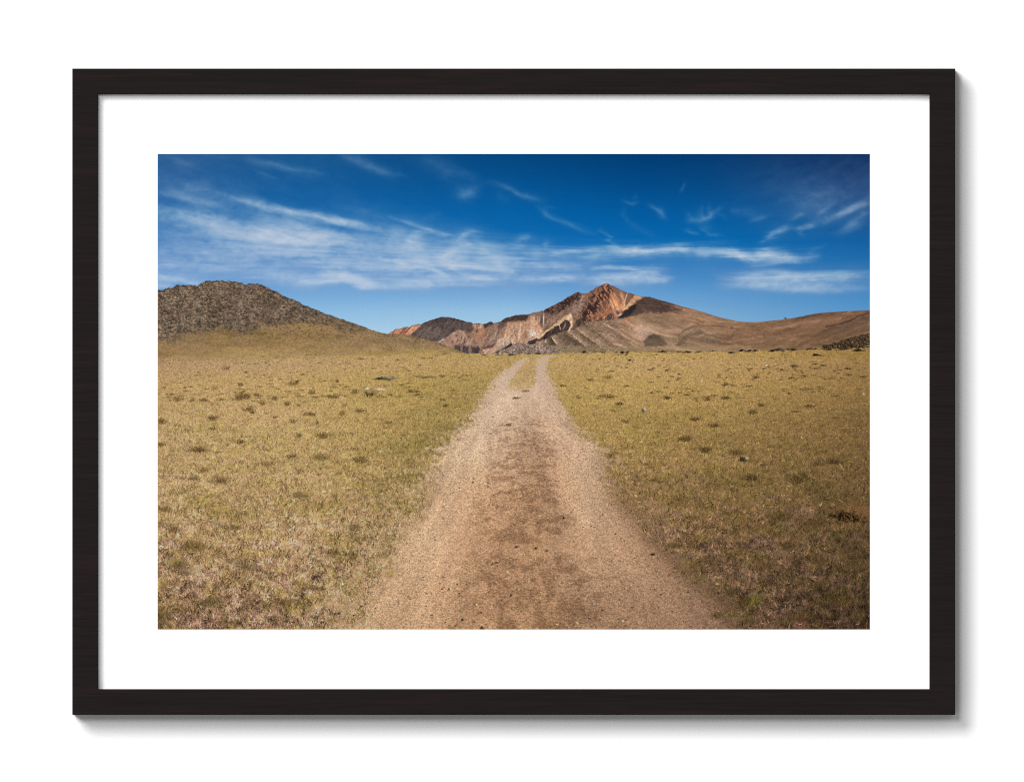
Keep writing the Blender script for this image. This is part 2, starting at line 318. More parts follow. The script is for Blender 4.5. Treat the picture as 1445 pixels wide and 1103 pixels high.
    Z([(744, 480), (752, 474), (758, 477), (750, 480)], (184, 142, 108), .8, 1, .8)
    Z([(806, 464), (816, 450), (826, 444), (836, 443), (838, 452), (822, 458), (808, 465)], (66, 54, 50), .9, 1.3, 1.6, tex_d)
    for k in range(14):
        t = rng.random(); px = 810 + 28 * t; py = 460 - 14 * t
        line([(px, py), (px - 3, py + 5)], rng.uniform(.4, .8), (140, 108, 84) if k % 2 else (38, 30, 30), .7, .5, k)
    # the red peak
    Z([(820, 446), (822, 436), (828, 422), (834, 410), (842, 404), (855, 398), (862, 402), (872, 412), (882, 432), (880, 442), (868, 449), (850, 448), (838, 452), (828, 450)], (152, 100, 72), .97, 1.4, 1.4)
    Z([(820, 447), (822, 434), (830, 418), (838, 407), (850, 401), (853, 408), (846, 424), (838, 440), (832, 450)], (100, 74, 62), .8, 3, 2.5, tex_s)
    Z([(858, 408), (866, 414), (874, 424), (881, 438), (876, 446), (868, 446), (862, 430)], (188, 132, 92), .9, 2, 1.4)
    for k in range(40):
        t = rng.random(); px = rng.uniform(821, 863); py = rng.uniform(403, 450)
        if px < 820 + (450 - py) * .3 - 4: continue
        light = rng.random() < .42
        line([(px, py), (px - rng.uniform(0, 3), py + rng.uniform(2, 6))], rng.uniform(.5, 1.2), [(172, 124, 98), (160, 110, 84)][k % 2] if light else [(62, 48, 46), (76, 54, 48), (92, 64, 54)][k % 3], .6, 1.2, k, MTN)
    s4 = window(765, 398, 884, 456); x4 = XX[s4]; y4 = YY[s4]
    a4 = (x4 * .5 + y4 * .87); b4 = (x4 * .87 - y4 * .5)
    cr = .6 * fbm(b4 / 2.0, a4 / 5.5, 4, 65) + .4 * fbm(x4 / 3.2, y4 / 3.0, 3, 67)
    dl = polyline_dist([(860, 404), (850, 416), (838, 432), (826, 447)], x4, y4)[0]; dc = polyline_dist([(772, 438), (792, 429), (815, 415)], x4, y4)[0]
    wgt = np.maximum(np.exp(-(dl / 11) ** 2), np.exp(-(dc / 7) ** 2) * .9) * MTN[s4]
    blend(img, s4, (50, 37, 35), sstep(.47, .60, cr + .10 * wgt) * wgt * .9)
    blend(img, s4, (190, 124, 84), sstep(.52, .40, cr) * wgt * .45 * (x4 > 822))
    blend(img, s4, (150, 110, 88), sstep(.52, .40, cr) * wgt * .35 * (x4 <= 822))
    for px, py, r in [(852, 412, 2.6), (841, 429, 2.8), (840, 433, 2.2), (838, 418, 2), (848, 422, 1.6), (825, 442, 2.2), (831, 433, 1.6), (855, 421, 1.5), (845, 409, 1.8)]:
        line([(px + r * .4, py - r * .9), (px - .8 * r, py + r * 1.1)], r * .75, (48, 36, 36), .85, 1.5, int(px), MTN)
    for k in range(30):
        px = rng.uniform(860, 872); py = rng.uniform(410, 424)
        line([(px, py), (px + 4, py + 9), (px + 6, py + 18)], rng.uniform(.4, .9), (222, 160, 106) if k % 2 else (156, 96, 64), .45, .5, k, MTN)
    Z([(858, 402), (870, 405), (879, 412), (880, 424), (877, 428), (870, 416)], (126, 92, 74), .9, 1.2, .8)
    line([(875, 410), (879, 420), (881, 434)], 2.2, (198, 148, 106), .9, .6)
    Z([(880, 411), (898, 416), (891, 424), (884, 432), (882, 422)], (122, 92, 74), .95, .9, .8)
    Z([(896, 416), (909, 419), (896, 429), (881, 441), (879, 438), (888, 426)], (202, 156, 112), .95, .9, .8)
    line([(886, 412), (882, 424), (880, 436)], .8, (226, 178, 122), .8, .4)
    line([(868, 438), (873, 441), (872, 445)], 2.6, (84, 66, 58), .9); line([(877, 438), (879, 442)], 1.4, (80, 62, 54), .8)
    line([(872, 446), (877, 442)], 1, (190, 176, 160), .8)
    Z([(852, 453), (857, 445), (863, 441), (867, 446), (867, 451), (858, 453)], (72, 62, 60), .95, 1, .8); Z([(841, 452), (848, 448), (850, 453), (843, 455)], (84, 64, 56), .9, 1, 1)
    for k in range(18):
        px = rng.uniform(836, 866); line([(px, 446 + rng.uniform(-2, 5)), (px - 2, 451)], .7, (206, 140, 92) if k % 2 else (70, 50, 44), .6, .5, k)
    # flank: long soft folds running down to the right
    Z([(757, 498), (764, 484), (782, 474), (806, 466), (838, 454), (868, 451), (880, 448), (870, 470), (858, 488), (800, 490)], (134, 114, 92), .9, 1.6, 1)
    for (pts, w, c, a) in [([(776, 474), (782, 480), (786, 488)], 1.3, (184, 160, 132), .8), ([(798, 468), (808, 475), (820, 484), (828, 489)], 1.5, (178, 152, 122), .8), ([(808, 464), (822, 470), (840, 479), (856, 487)], 1.8, (176, 148, 118), .75),
                         ([(850, 455), (858, 460), (868, 465)], 1.1, (182, 158, 130), .7), ([(862, 483), (870, 486), (884, 489)], 1.2, (178, 152, 122), .7), ([(868, 451), (880, 457), (886, 462)], 1.4, (160, 140, 112), .5), ([(874, 462), (885, 469)], 1.1, (176, 150, 122), .6), ([(758, 484), (766, 482), (772, 484)], 1.8, (176, 148, 122), .7)]:
        line(pts, w, c, a, .8)
    Z([(772, 478), (777, 475), (781, 481), (784, 487), (770, 486)], (88, 79, 66), .9, 1.3, .8); Z([(784, 476), (797, 470), (812, 480), (823, 488), (789, 488)], (104, 90, 74), .85, 2, 1)
    Z([(818, 470), (830, 470), (846, 479), (852, 486), (836, 480)], (116, 99, 79), .7, 2, 1); Z([(812, 462), (836, 456), (856, 466), (874, 480), (858, 482)], (122, 104, 84), .6, 3, 1.5)
    Z([(870, 468), (892, 476), (908, 488), (880, 487)], (126, 106, 84), .6, 3, 1.5)
    Z([(884, 462), (900, 458), (916, 462), (926, 470), (910, 474), (906, 482), (894, 478)], (176, 146, 122), .7, 5, 2)
    for k in range(60):
        px = rng.uniform(815, 905); py = rng.uniform(454, 484)
        line([(px, py), (px + rng.uniform(6, 14), py + rng.uniform(3, 8))], rng.uniform(.5, 1.2), (172, 146, 118) if k % 2 else (94, 78, 62), .36, 1, k)
    s3 = window(756, 445, 915, 500); x3 = XX[s3]; y3 = YY[s3]
    wx3 = x3 + (fbm(x3 / 9, y3 / 9, 3, 57) - .5) * 7
    folds = [[(752, 470), (762, 490)], [(764, 470), (774, 490)], [(775, 471), (788, 489)], [(797, 464), (827, 489)], [(806, 459), (846, 488)], [(822, 452), (868, 488)], [(848, 452), (890, 484)], [(862, 446), (930, 486)]]
    pos = np.stack([np.interp(y3[:, 0], [p[1] for p in fo], [p[0] for p in fo]) + np.minimum(0, y3[:, 0] - fo[0][1]) * ((fo[1][0] - fo[0][0]) / (fo[1][1] - fo[0][1])) for fo in folds], 1)
    shade = np.ones(x3.shape, F); depth = [.8, .95, 1.05, .95, .55, .3, .3]
    for k in range(len(folds) - 1):
        a_, b_ = pos[:, k][:, None], pos[:, k + 1][:, None]
        u = np.clip((wx3 - a_) / np.maximum(b_ - a_, 2), 0, 1)
        shade = np.where((wx3 >= a_) & (wx3 < b_), 1 + depth[k] * (.26 * np.exp(-u / .2) - .27 * sstep(.2, .95, u + (fbm(x3 / 5, y3 / 5, 3, 58) - .5) * .5)), shade)
    flank = sstep(-2, 2, y3 - np.interp(x3[0], [756, 766, 782, 806, 838, 868, 915], [486, 482, 473, 465, 453, 450, 440])[None, :]) * sstep(491, 486, y3) * sstep(912, 885, x3) * MTN[s3]
    img[s3] *= 1 + ((shade - 1) * flank)[..., None] * np.array((.94, .97, 1), F)
    img[s3] *= 1 + flank[..., None] * np.array((.07, .02, -.01), F)
    # dark shoulder hill
    Z([(872, 450), (884, 437), (897, 426), (908, 419), (916, 417), (932, 421), (962, 431), (968, 435), (948, 440), (930, 441), (905, 442), (890, 446)], (78, 63, 55), .95, 2.2, 1.6)
    Z([(871, 450), (880, 440), (892, 431), (899, 428), (898, 436), (890, 443), (878, 448)], (38, 33, 34), .9, 1.4, 1.6)
    for k in range(60):
        px = rng.uniform(898, 955); py = rng.uniform(422, 441)
        line([(px, py), (px + rng.uniform(2, 8), py + rng.uniform(0, 2.4))], rng.uniform(.5, 1.1), [(110, 80, 62), (58, 48, 44), (130, 98, 76)][k % 3], .4, 1, k, MTN)
    line([(948, 431), (968, 436), (985, 441)], 1.8, (170, 116, 78), .6); 
    # mound, folds and soft hollows to the right
    line([(908, 480), (912, 474), (924, 470), (934, 472), (944, 474), (955, 476), (956, 482)], 1.2, (182, 152, 118), .65)
    Z([(908, 484), (911, 477), (917, 473), (923, 471), (930, 473), (937, 479), (943, 486), (930, 489), (910, 488)], (92, 78, 62), .9, 1.6, .8)
    line([(914, 478), (923, 473), (934, 480)], 1.6, (74, 63, 52), .5)
    line([(906, 482), (909, 488)], 1.4, (176, 140, 112), .6)
    line([(958, 473), (967, 466), (977, 461), (992, 459)], 1.9, (88, 74, 58), .75); Z([(956, 486), (966, 472), (980, 463), (988, 462), (974, 474), (962, 486)], (98, 82, 64), .65, 3, 1.5)
    Z([(975, 474), (983, 467), (987, 464), (994, 469), (984, 473)], (84, 74, 62), .8, 1.5, 1); line([(978, 478), (992, 472), (1008, 470)], 1.1, (156, 132, 100), .6)
    for px, py in [(998, 479), (1007, 479.5)]: line([(px, py - 2), (px, py + 3)], 1.8, (84, 72, 66), .7)
    Z([(985, 484), (992, 474), (1006, 471), (1018, 478), (1020, 485)], (118, 100, 80), .55, 2.5, 1.2); line([(952, 488), (957, 486), (960, 488)], 1.6, (74, 64, 56), .7)
    line([(1020, 484), (1031, 478), (1037, 468), (1045, 463)], .9, (96, 74, 56), .7); line([(1000, 460), (1018, 461), (1036, 461)], 1.6, (96, 78, 62), .7); line([(1030, 461), (1035, 461)], 1.4, (74, 60, 50), .8)
    for k in range(150):
        px = rng.uniform(930, 1228); py = rng.uniform(442, 492); sl_ = np.interp(px, [930, 1040, 1080, 1228], [.28, .1, -.15, -.3])
        Lk = rng.uniform(6, 22)
        line([(px, py), (px + Lk, py + sl_ * Lk)], rng.uniform(.5, 1.5), [(172, 136, 104), (92, 70, 54), (164, 124, 94), (108, 88, 64)][k % 4], .36, 1.2, k, MTN)
    Z([(1060, 485), (1100, 480), (1180, 478), (1228, 470), (1228, 492), (1060, 494)], (124, 98, 70), .6, 4, 2)
    Z([(1168, 462), (1185, 457), (1204, 451), (1230, 440), (1230, 466), (1190, 470), (1150, 472)], (106, 83, 64), .75, 2.5, 1.2)
    line([(1166, 461), (1185, 457), (1200, 452), (1212, 446), (1232, 440)], 1.2, (66, 50, 40), .85, .8, taper=False)
    line([(1118, 451), (1140, 447), (1163, 442)], 1.6, (84, 66, 54), .7); line([(1112, 466), (1108, 464), (1116, 463)], 2.2, (92, 72, 62), .7); line([(1078, 474), (1081, 473)], 1.6, (84, 66, 58), .7)
    line([(1150, 458), (1166, 452)], 2, (96, 74, 60), .5); line([(1107, 450), (1110, 449)], 1.1, (70, 54, 46), .9)
    for i in range(4): line([(1060 + i * 14, 470 - i * 2), (1110 + i * 14, 459 - i * 2), (1150 + i * 12, 450 - i)], 1.6, (150, 116, 88), .25, 1, i)
    # scree apron at the foot of the middle mountain
    s2 = window(690, 480, 800, 501); rb, _ = rubble(XX[s2], YY[s2], 2.0, 5)
    ap = curve([(690, 501), (704, 493), (716, 487), (732, 484), (752, 486), (770, 487), (786, 492), (800, 500)], XX[s2][0])[None, :]
    blend(img, s2, np.array((148, 124, 108), F) * (.35 + .72 * rb)[..., None], sstep(-1, 1.5, YY[s2] - ap) * .92)
    Z([(709, 493), (715, 488), (721, 484), (723, 486), (718, 490), (712, 493)], (58, 48, 48), .95, .8, .6); Z([(698, 497), (704, 494), (706, 495), (701, 498)], (66, 54, 54), .9, .8, .6)
    # flat far ground
    Z([(780, 501), (790, 490), (840, 487), (960, 489), (1060, 487), (1060, 501)], (136, 116, 84), .6, 2.5, 1)
    line([(860, 490), (900, 490), (960, 491)], 1.2, (152, 120, 92), .5)
    lumi = img[sl].mean(2, keepdims=True); sat = (m * np.interp(x[0], [540, 640, 815, 830, 880, 900], [.12, .14, .12, .10, .10, 0])[None, :])[..., None]
    img[sl] = img[sl] * (1 - sat) + lumi * np.array((1.02, 1.0, .97), F) * sat
    # grain of the whole range
    m = MTN[sl]
    img[sl] *= 1 + (m * np.interp(x[0], [560, 780, 900, 1000, 1228], [.0, .05, .09, .12, .12])[None, :])[..., None] * np.array((1, .9, 1.3), F)
    sa = np.interp(np.arange(540, PX1 + 2), [540, 760, 880, 930, 960, 1040, 1100, 1228], [.6, .75, .6, .35, .2, .0, -.22, -.30])
    ac = y - np.interp(x[0], np.arange(540, PX1 + 2), np.cumsum(sa)).astype(F)[None, :] + (fbm(x / 22, y / 12, 3, 59) - .5) * 9
    grain = (fbm(x / 20, ac / 2.6, 4, 61) - .5) * .27 + (fbm(x / 46, ac / 8, 3, 63) - .5) * .40
    smooth_part = np.interp(x[0], [800, 870, 900], [0, .8, 1])[None, :] * m
    img[sl] *= 1 + (grain * smooth_part)[..., None] * np.array((1, 1.03, 1.08), F)
    fl = np.interp(x[0], [540, 850, 900], [1, 1, .45])[None, :]
    g = (fbm(x / 1.6, y / 1.3, 3, 51) - .5) * .5 * fl + (st - .5) * .34 * fl * fl + (fbm(x / 9, y / 3, 4, 53) - .5) * .30 * (1 - fl)
    img[sl] *= 1 + (g * m)[..., None]
    edge = sstep(2.2, 0, np.abs(y - top)) * m * np.interp(x[0], [550, 930, 1000], [.2, .18, .1])[None, :]
    img[sl] *= 1 - edge[..., None]

HMASK = np.zeros((H, W), F)
def paint_hill():
    sl = window(PX0, 390, 670, 520); x = XX[sl]; y = YY[sl]
    rough = np.interp(x[0], [222, 400, 520, 600], [1.0, .8, .3, .4])[None, :]
    top = curve(HILL, x[0])[None, :] + ((fbm(x / 3.2, y * 0, 3, 13) - .5) * 3.6 + (sstep(.5, .8, noise(x / 4.5, y * 0, 14)) * -1.1 + .3)) * rough
    m = sstep(-.35, .35, y - top); HMASK[sl] = m
    grass = grid_colour([222, 320, 420, 520, 600, 665], [450, 470, 490, 505, 520],
        [[(132, 108, 76), (130, 105, 66), (146, 116, 70), (136, 112, 80), (140, 115, 84), (140, 115, 84)],
         [(136, 110, 80), (130, 104, 62), (148, 117, 70), (144, 116, 80), (148, 120, 84), (148, 120, 84)],
         [(146, 116, 78), (156, 125, 80), (160, 129, 84), (152, 124, 80), (154, 126, 84), (154, 124, 84)],
         [(152, 122, 78), (166, 138, 88), (172, 142, 88), (170, 142, 84), (168, 142, 80), (166, 140, 80)],
         [(166, 136, 84), (176, 147, 90), (178, 148, 90), (178, 149, 88), (176, 148, 84), (170, 144, 80)]], x, y)
    n1 = fbm(x / 1.5, y / 1.1, 3, 15); n2 = fbm(x / 20, y / 6, 4, 17)
    grass = grass * (.60 + .46 * n1 + .34 * n2)[..., None]
    grass = grass * .93 + grass.mean(2, keepdims=True) * .07
    pink = sstep(.50, .7, fbm(x / 26, y / 5, 4, 19)) * .5
    grass = grass * (1 - pink[..., None]) + np.array((160, 128, 98), F) * (.8 + .35 * n1)[..., None] * pink[..., None]
    rb, r = rubble(x, y, 2.7, 3); rb2, _ = rubble(x + 40, y, 1.5, 8)
    rb = rb * .66 + rb2 * .38
    so = fbm((x + .6 * y) / 3.4, (y - .38 * x) / 1.5, 4, 24)
    rb = .62 * rb + .38 * (.35 + .98 * sstep(.28, .72, so))
    tone = fbm(x / 18, y / 14, 3, 23)
    rock = np.array((116, 100, 86), F) * (1 + (tone[..., None] - .5) * np.array((.2, .25, .3), F))
    rock = rock * (.74 + .52 * fbm((x + y * .5) / 13, (y - x * .25) / 7, 4, 36))[..., None]
    warm = sstep(.72, .95, r)[..., None] * .35
    rock = (rock * (1 - warm) + np.array((150, 112, 88), F) * warm) * (.16 + .88 * rb ** 1.1)[..., None]
    light = (sstep(.72, .86, fbm(x / 2.3, y / 1.5, 2, 27)))[..., None] * .5
    rock = rock * (1 - light) + np.array((178, 156, 130), F) * light
    drk = (sstep(.66, .80, fbm((x + y) / 4.2, (y - x * .3) / 2.2, 3, 29)))[..., None] * .75
    rock = rock * (1 - drk) + np.array((38, 32, 28), F) * drk
    low = curve([(222, 481), (238, 476), (254, 470), (303, 465), (340, 465), (358, 464), (379, 460), (421, 457.5), (455, 457), (480, 461), (508, 463), (530, 468), (670, 500)], x[0])[None, :]
    k = sstep(8, -6, y - low + (fbm(x / 14, y / 6, 5, 33, .65) - .5) * 30)
    k = k * np.interp(x[0], [222, 440, 500, 540], [1, 1, .75, .25])[None, :]
    c = grass * (1 - k[..., None]) + rock * k[..., None]
    # loose pale and dark stones on the grassy foot
    st = sstep(.60, .74, fbm(x / 2.1, y / 1.4, 2, 35)) * sstep(498, 462, y) * np.interp(x[0], [222, 330, 500, 640], [.9, .6, .5, .45])[None, :]
    c = c * (1 - st[..., None]) + np.array((176, 150, 118), F) * st[..., None]
    sd = sstep(.60, .75, fbm(x / 2.3, y / 1.3, 2, 37)) * sstep(500, 460, y) * .6
    c = c * (1 - sd[..., None]) + np.array((82, 66, 46), F) * sd[..., None]
    out = m
    img[sl] = img[sl] * (1 - out[..., None]) + c * out[..., None]
    cr = sstep(3.2, 0, y - top) * m * np.interp(x[0], [222, 380, 470, 560], [.55, .45, .3, .15])[None, :] * sstep(.35, .6, fbm(x / 5, y / 4, 3, 47))
    img[sl] *= 1 - cr[..., None]

# ---------------------------------------------------------------- plain
LEFT = [(752, 501), (742, 504.5), (735, 507), (722, 515), (714, 521), (697.6, 533.5), (685, 551.7), (675.8, 568), (663, 591.5), (640, 613), (624, 636), (609, 667), (599, 692), (582, 712), (566, 737), (553, 753), (538, 772), (522, 799), (500, 828), (482, 852), (450, 888), (442, 900)]
RIGHT = [(792, 501), (779, 503.5), (772.6, 506), (770, 515), (772.6, 528), (780, 542.6), (787, 559), (801.6, 579), (812.5, 600), (829, 615), (843, 627), (853, 645), (864, 680), (878, 706), (902, 728), (921, 750), (943, 777), (968, 801), (1004, 826), (1032, 852), (1074, 888), (1086, 900)]
ISLE = [(741, 497), (766, 497), (762, 505), (757.5, 509), (757, 515), (757, 526), (757, 540), (754, 549), (742, 552), (726, 553), (714, 550), (718, 539), (727, 526), (738, 514), (745, 507)]

def xs_at(poly, y):
    return np.interp(y, [p[1] for p in poly], [p[0] for p in poly]).astype(F)

GX = [222, 400, 560, 725, 900, 1050, 1228]; GY = [489, 505, 540, 600, 680, 760, 888]
GROUND = [[(158, 130, 84), (172, 145, 92), (178, 148, 88), (178, 148, 92), (180, 150, 90), (174, 142, 84), (148, 117, 66)],
    [(164, 134, 92), (174, 145, 96), (178, 148, 92), (176, 148, 88), (182, 151, 92), (176, 144, 86), (152, 121, 68)],
    [(178, 148, 90), (184, 153, 90), (174, 148, 78), (172, 144, 74), (180, 149, 82), (172, 140, 76), (142, 112, 60)],
    [(180, 150, 96), (184, 153, 96), (168, 141, 76), (165, 138, 72), (162, 134, 70), (152, 122, 66), (122, 95, 52)],
    [(174, 144, 92), (176, 147, 90), (164, 138, 78), (160, 130, 75), (142, 114, 64), (130, 104, 56), (108, 84, 46)],
    [(168, 138, 90), (172, 142, 90), (172, 140, 94), (150, 118, 75), (128, 101, 62), (114, 90, 52), (92, 72, 42)],
    [(138, 110, 72), (158, 128, 86), (170, 138, 96), (140, 108, 75), (112, 86, 58), (96, 75, 48), (74, 58, 36)]]

def scatter(n, x, y, L, ang, col, alpha, wide):
    """short strokes of colour, each a few dots long, onto the picture"""
    K = 10
    t = np.linspace(0, 1, K, dtype=F)[None, :]
    bend = rng.normal(0, .25, n).astype(F)[:, None]
    a = ang[:, None] + bend * t
    px = x[:, None] + np.cos(a) * L[:, None] * t; py = y[:, None] - np.sin(a) * L[:, None] * t
    ix = ((px - PX0) * SS).astype(np.int32); iy = ((py - PY0) * SS).astype(np.int32)
    ok = (ix >= 0) & (ix < W - 1) & (iy >= 0) & (iy < H - 1)
    cc = np.broadcast_to(col[:, None, :], (n, K, 3))[ok]; aa = np.broadcast_to((alpha[:, None] * (1 - .35 * t)), (n, K))[ok][:, None].astype(F)
    ww = np.broadcast_to(wide[:, None], (n, K))[ok]
    ix = ix[ok]; iy = iy[ok]
    img[iy, ix] = img[iy, ix] * (1 - aa) + cc * aa
    s = ww > 0
    img[iy[s], ix[s] + 1] = img[iy[s], ix[s] + 1] * (1 - aa[s]) + cc[s] * aa[s]
    s = ww > 1
    img[iy[s] + 1, ix[s]] = img[iy[s] + 1, ix[s]] * (1 - aa[s]) + cc[s] * aa[s]

TRACK = np.zeros((H, W), F); TRACK_ID = np.zeros((H, W), bool); GMASK = np.zeros((H, W), F)
def paint_plain():
    sl = window(PX0, 486, PX1, PY1); x = XX[sl]; y = YY[sl]
    s = np.clip((y - 490) / 398, .004, 1)
    far = curve(PLAIN, x[0])[None, :]
    gm = sstep(-.8, .8, y - far + (noise(x / 2.5, y / 2, 201) - .5) * 2.2 + (fbm(x / 40, y * 0, 3, 202) - .5) * 2.4)
    soft_left = np.interp(x[0], [222, 560, 660], [1, .9, 0])[None, :]
    gm = gm * (1 - soft_left) + sstep(-5, 5, y - far + (fbm(x / 24, y / 4, 3, 203) - .5) * 8) * soft_left
    GMASK[sl] = gm
    base = grid_colour(GX, GY, GROUND, x, y)
    # ground-plane coordinates
    gz = 1 / s; gx = (x - 760) / 398 * gz
    gz = gz * 2.5
    p1 = fbm(gx * 2.0, gz * 1.2, 4, 205); p2 = fbm(gx * 9, gz * 9, 4, 207)
    olive = sstep(.42, .66, p1 + .25 * (p2 - .5)) * np.interp(y[:, 0], [500, 560, 888], [.05, .28, .42])[:, None]
    soil = sstep(.56, .74, p2 + .35 * (.5 - p1)) * np.interp(y[:, 0], [500, 640, 760, 888], [.1, .25, .6, .7])[:, None]
    near_track = np.exp(-((x - xs_at(LEFT, y[:, 0])[:, None] + 20) / 60) ** 2) * sstep(510, 560, y) * sstep(760, 680, y) * (x < xs_at(LEFT, y[:, 0])[:, None])
    olive = np.clip(olive * .72 + .38 * near_track, 0, .65)
    lum = base.mean(2, keepdims=True)
    c = base * (1 - olive[..., None]) + lum * np.array((1.10, .98, .54), F) * .93 * olive[..., None]
    c = c * (1 - soil[..., None]) + lum * np.array((1.30, 1.05, .80), F) * 1.05 * soil[..., None]
    c = c * (.94 + .16 * p2)[..., None]
    fine = fbm(x / 1.5, y / 1.2, 2, 209)
    c = c * (.80 + .40 * fine)[..., None]
    img[sl] = img[sl] * (1 - gm[..., None]) + c * gm[..., None]
    # ----- track
    def mixed(a, b, c, o, q):
        """three fixed grain sizes, the coarser ones coming in towards the viewer"""
        n1, n2, n3 = fbm(x / a, y / (a * .6), o, q), fbm(x / b, y / (b * .55), o, q + 20), fbm(x / c, y / (c * .55), o, q + 40)
        w2 = sstep(.08, .35, s); w3 = sstep(.35, 1.0, s) * .7
        return (n1 * (1 - w2) + n2 * w2) * (1 - w3) + n3 * w3
    wob = mixed(5, 22, 55, 4, 211) - .5
    L = xs_at(LEFT, y[:, 0])[:, None]; R = xs_at(RIGHT, y[:, 0])[:, None]
    TRACK_ID[sl] = (x > L) & (x < R) & (y > 501.5) & ~inside(ISLE, x, y)
    wid = 1.5 + 46 * s
    # fray: grass invades in ragged tufts (more on the left foreground)
    fr = mixed(2.2, 5, 9, 3, 213) - .5
    tl = sstep(-.55, .55, (x - L) / (2 + 84 * s) + wob * 1.8 + fr * 2.3 - .05)
    tr = sstep(-.55, .55, (R - x) / (1.5 + 60 * s) + wob * 1.7 + fr * 2.2)
    t = tl * tr * sstep(500.5, 503, y)
    wx = x + wob * 6; d, _ = polyline_dist(ISLE + [ISLE[0]], x, y)
    isd = np.where(inside(ISLE, x, y), d, -d)
    isle = sstep(-1.5, 3.0, isd + fr * 9 + wob * 4) * sstep(560, 540, y + fr * 22) * (.92 - .25 * sstep(510, 550, y))
    t = t * (1 - isle)
    TRACK[sl] = t * gm
    dirt = grid_colour([480, 600, 680, 760, 830, 900, 1030], [500, 530, 580, 640, 700, 780, 888],
        [[(190, 162, 132)] * 7, [(194, 168, 140), (194, 168, 140), (196, 170, 144), (192, 164, 140), (188, 160, 134), (180, 150, 122), (170, 140, 112)],
         [(194, 166, 138), (194, 166, 138), (194, 166, 138), (190, 158, 130), (190, 160, 132), (176, 146, 118), (160, 130, 104)],
         [(190, 160, 130), (190, 160, 130), (190, 158, 128), (178, 140, 110), (188, 155, 126), (168, 136, 108), (150, 120, 95)],
         [(186, 154, 122), (186, 152, 122), (180, 142, 110), (172, 133, 102), (184, 150, 120), (158, 124, 98), (140, 110, 86)],
         [(182, 148, 114), (184, 149, 117), (178, 138, 106), (168, 130, 99), (174, 138, 109), (158, 124, 97), (130, 100, 78)],
         [(172, 140, 108), (176, 140, 108), (172, 132, 100), (164, 126, 95), (162, 126, 98), (150, 116, 91), (128, 99, 78)]], x, y)
    # trodden-out, darker blotches along the middle
    mid = np.exp(-((x - (.5 * L + .5 * R) - 2) / (20 + 78 * s)) ** 2) * sstep(545, 620, y)
    bl = .45 * fbm(gx * 20, gz * 9, 4, 215) + .55 * mixed(2.2, 5, 9, 3, 216)
    b2 = fbm(gx * 7, gz * 3.2, 3, 217)
    dens = np.clip(mid * (.35 + 1.3 * sstep(.36, .64, b2)) + .06, 0, 1) * sstep(540, 600, y)
    spk = .50 * fbm(gx * 20, gz * 9, 4, 215) + .50 * mixed(1.6, 2.6, 4.5, 4, 216)
    blot = sstep(.60 - .20 * dens, .84 - .20 * dens, spk + .05) * (.45 + .55 * dens) * np.clip(dens * 1.5, 0, 1)
    dirt = dirt * (1 - (blot * (.55 + .9 * mixed(1.2, 1.8, 2.6, 3, 218)))[..., None] * np.array((.19, .215, .24), F))
    rim = np.exp(-((x - R) / (3 + 34 * s)) ** 2) * sstep(600, 720, y) * .55
    dirt = dirt * (1 - rim[..., None] * np.array((.32, .36, .40), F))
    # gravel grain
    g1 = fbm(x / .9, y / .8, 2, 219) - .5; g2 = mixed(1.2, 1.7, 2.6, 3, 221) - .5
    amp = np.interp(y[:, 0], [500, 560, 700, 888], [.14, .30, .48, .60])[:, None]
    dirt = dirt * (1 + amp * (g1 * .9 + g2 * 1.1))[..., None]
    kp = fbm(x / 1.5, y / 1.1, 2, 223) * (1 - .5 * s) + .5 * s * fbm(x / 2.6, y / 1.9, 2, 224)
    dk = sstep(.69, .79, kp) * np.interp(y[:, 0], [520, 640, 888], [.1, .4, .7])[:, None]
    dirt = dirt * (1 - .55 * dk[..., None])
    lt = sstep(.78, .88, fbm(x / 1.7, y / 1.3, 2, 225)) * .5 * sstep(540, 640, y)
    dirt = dirt * (1 - lt[..., None]) + np.array((222, 196, 168), F) * lt[..., None] * np.interp(x[0], [480, 830, 1030], [1, .95, .75])[None, :, None]
    ruts = np.exp(-((x - (L + 26 + 62 * s)) / (8 + 50 * s)) ** 2) + .8 * np.exp(-((x - (R - 16 - 84 * s)) / (6 + 36 * s)) ** 2)
    ruts = (ruts * sstep(515, 560, y) * (1 - .35 * sstep(760, 888, y)) * (.6 + .8 * b2))[..., None]
    dirt = dirt * (1 + .085 * ruts * np.array((1.0, 1.08, 1.18), F))
    v_ = (x - L) / np.maximum(R - L, 4)
    tyre = (fbm(v_ * 16 + (fbm(x / 40, y / 60, 2, 231) - .5), gz * .55, 3, 233) - .5) * .20 + (fbm(v_ * 46, gz * 1.2, 2, 235) - .5) * .12
    dirt = dirt * (1 + tyre * sstep(530, 600, y))[..., None]
    warm_ = sstep(560, 760, y)[..., None]
    dirt = dirt * (np.array((1.045, 1.05, 1.06), F) * (1 - warm_) + np.array((1.045, 1.05, 1.045), F) * warm_)
    k = (t * gm)[..., None]
    img[sl] = img[sl] * (1 - k) + dirt * k
    # track forking off far right, pale
    line([(768, 504), (778, 503.2), (795, 501.8)], 1.0, (196, 172, 140), .7, .4)
    return s

def ground_at(x, y):
    iy = np.clip(((y - PY0) * SS).astype(int), 0, H - 1); ix = np.clip(((x - PX0) * SS).astype(int), 0, W - 1)
    return iy, ix

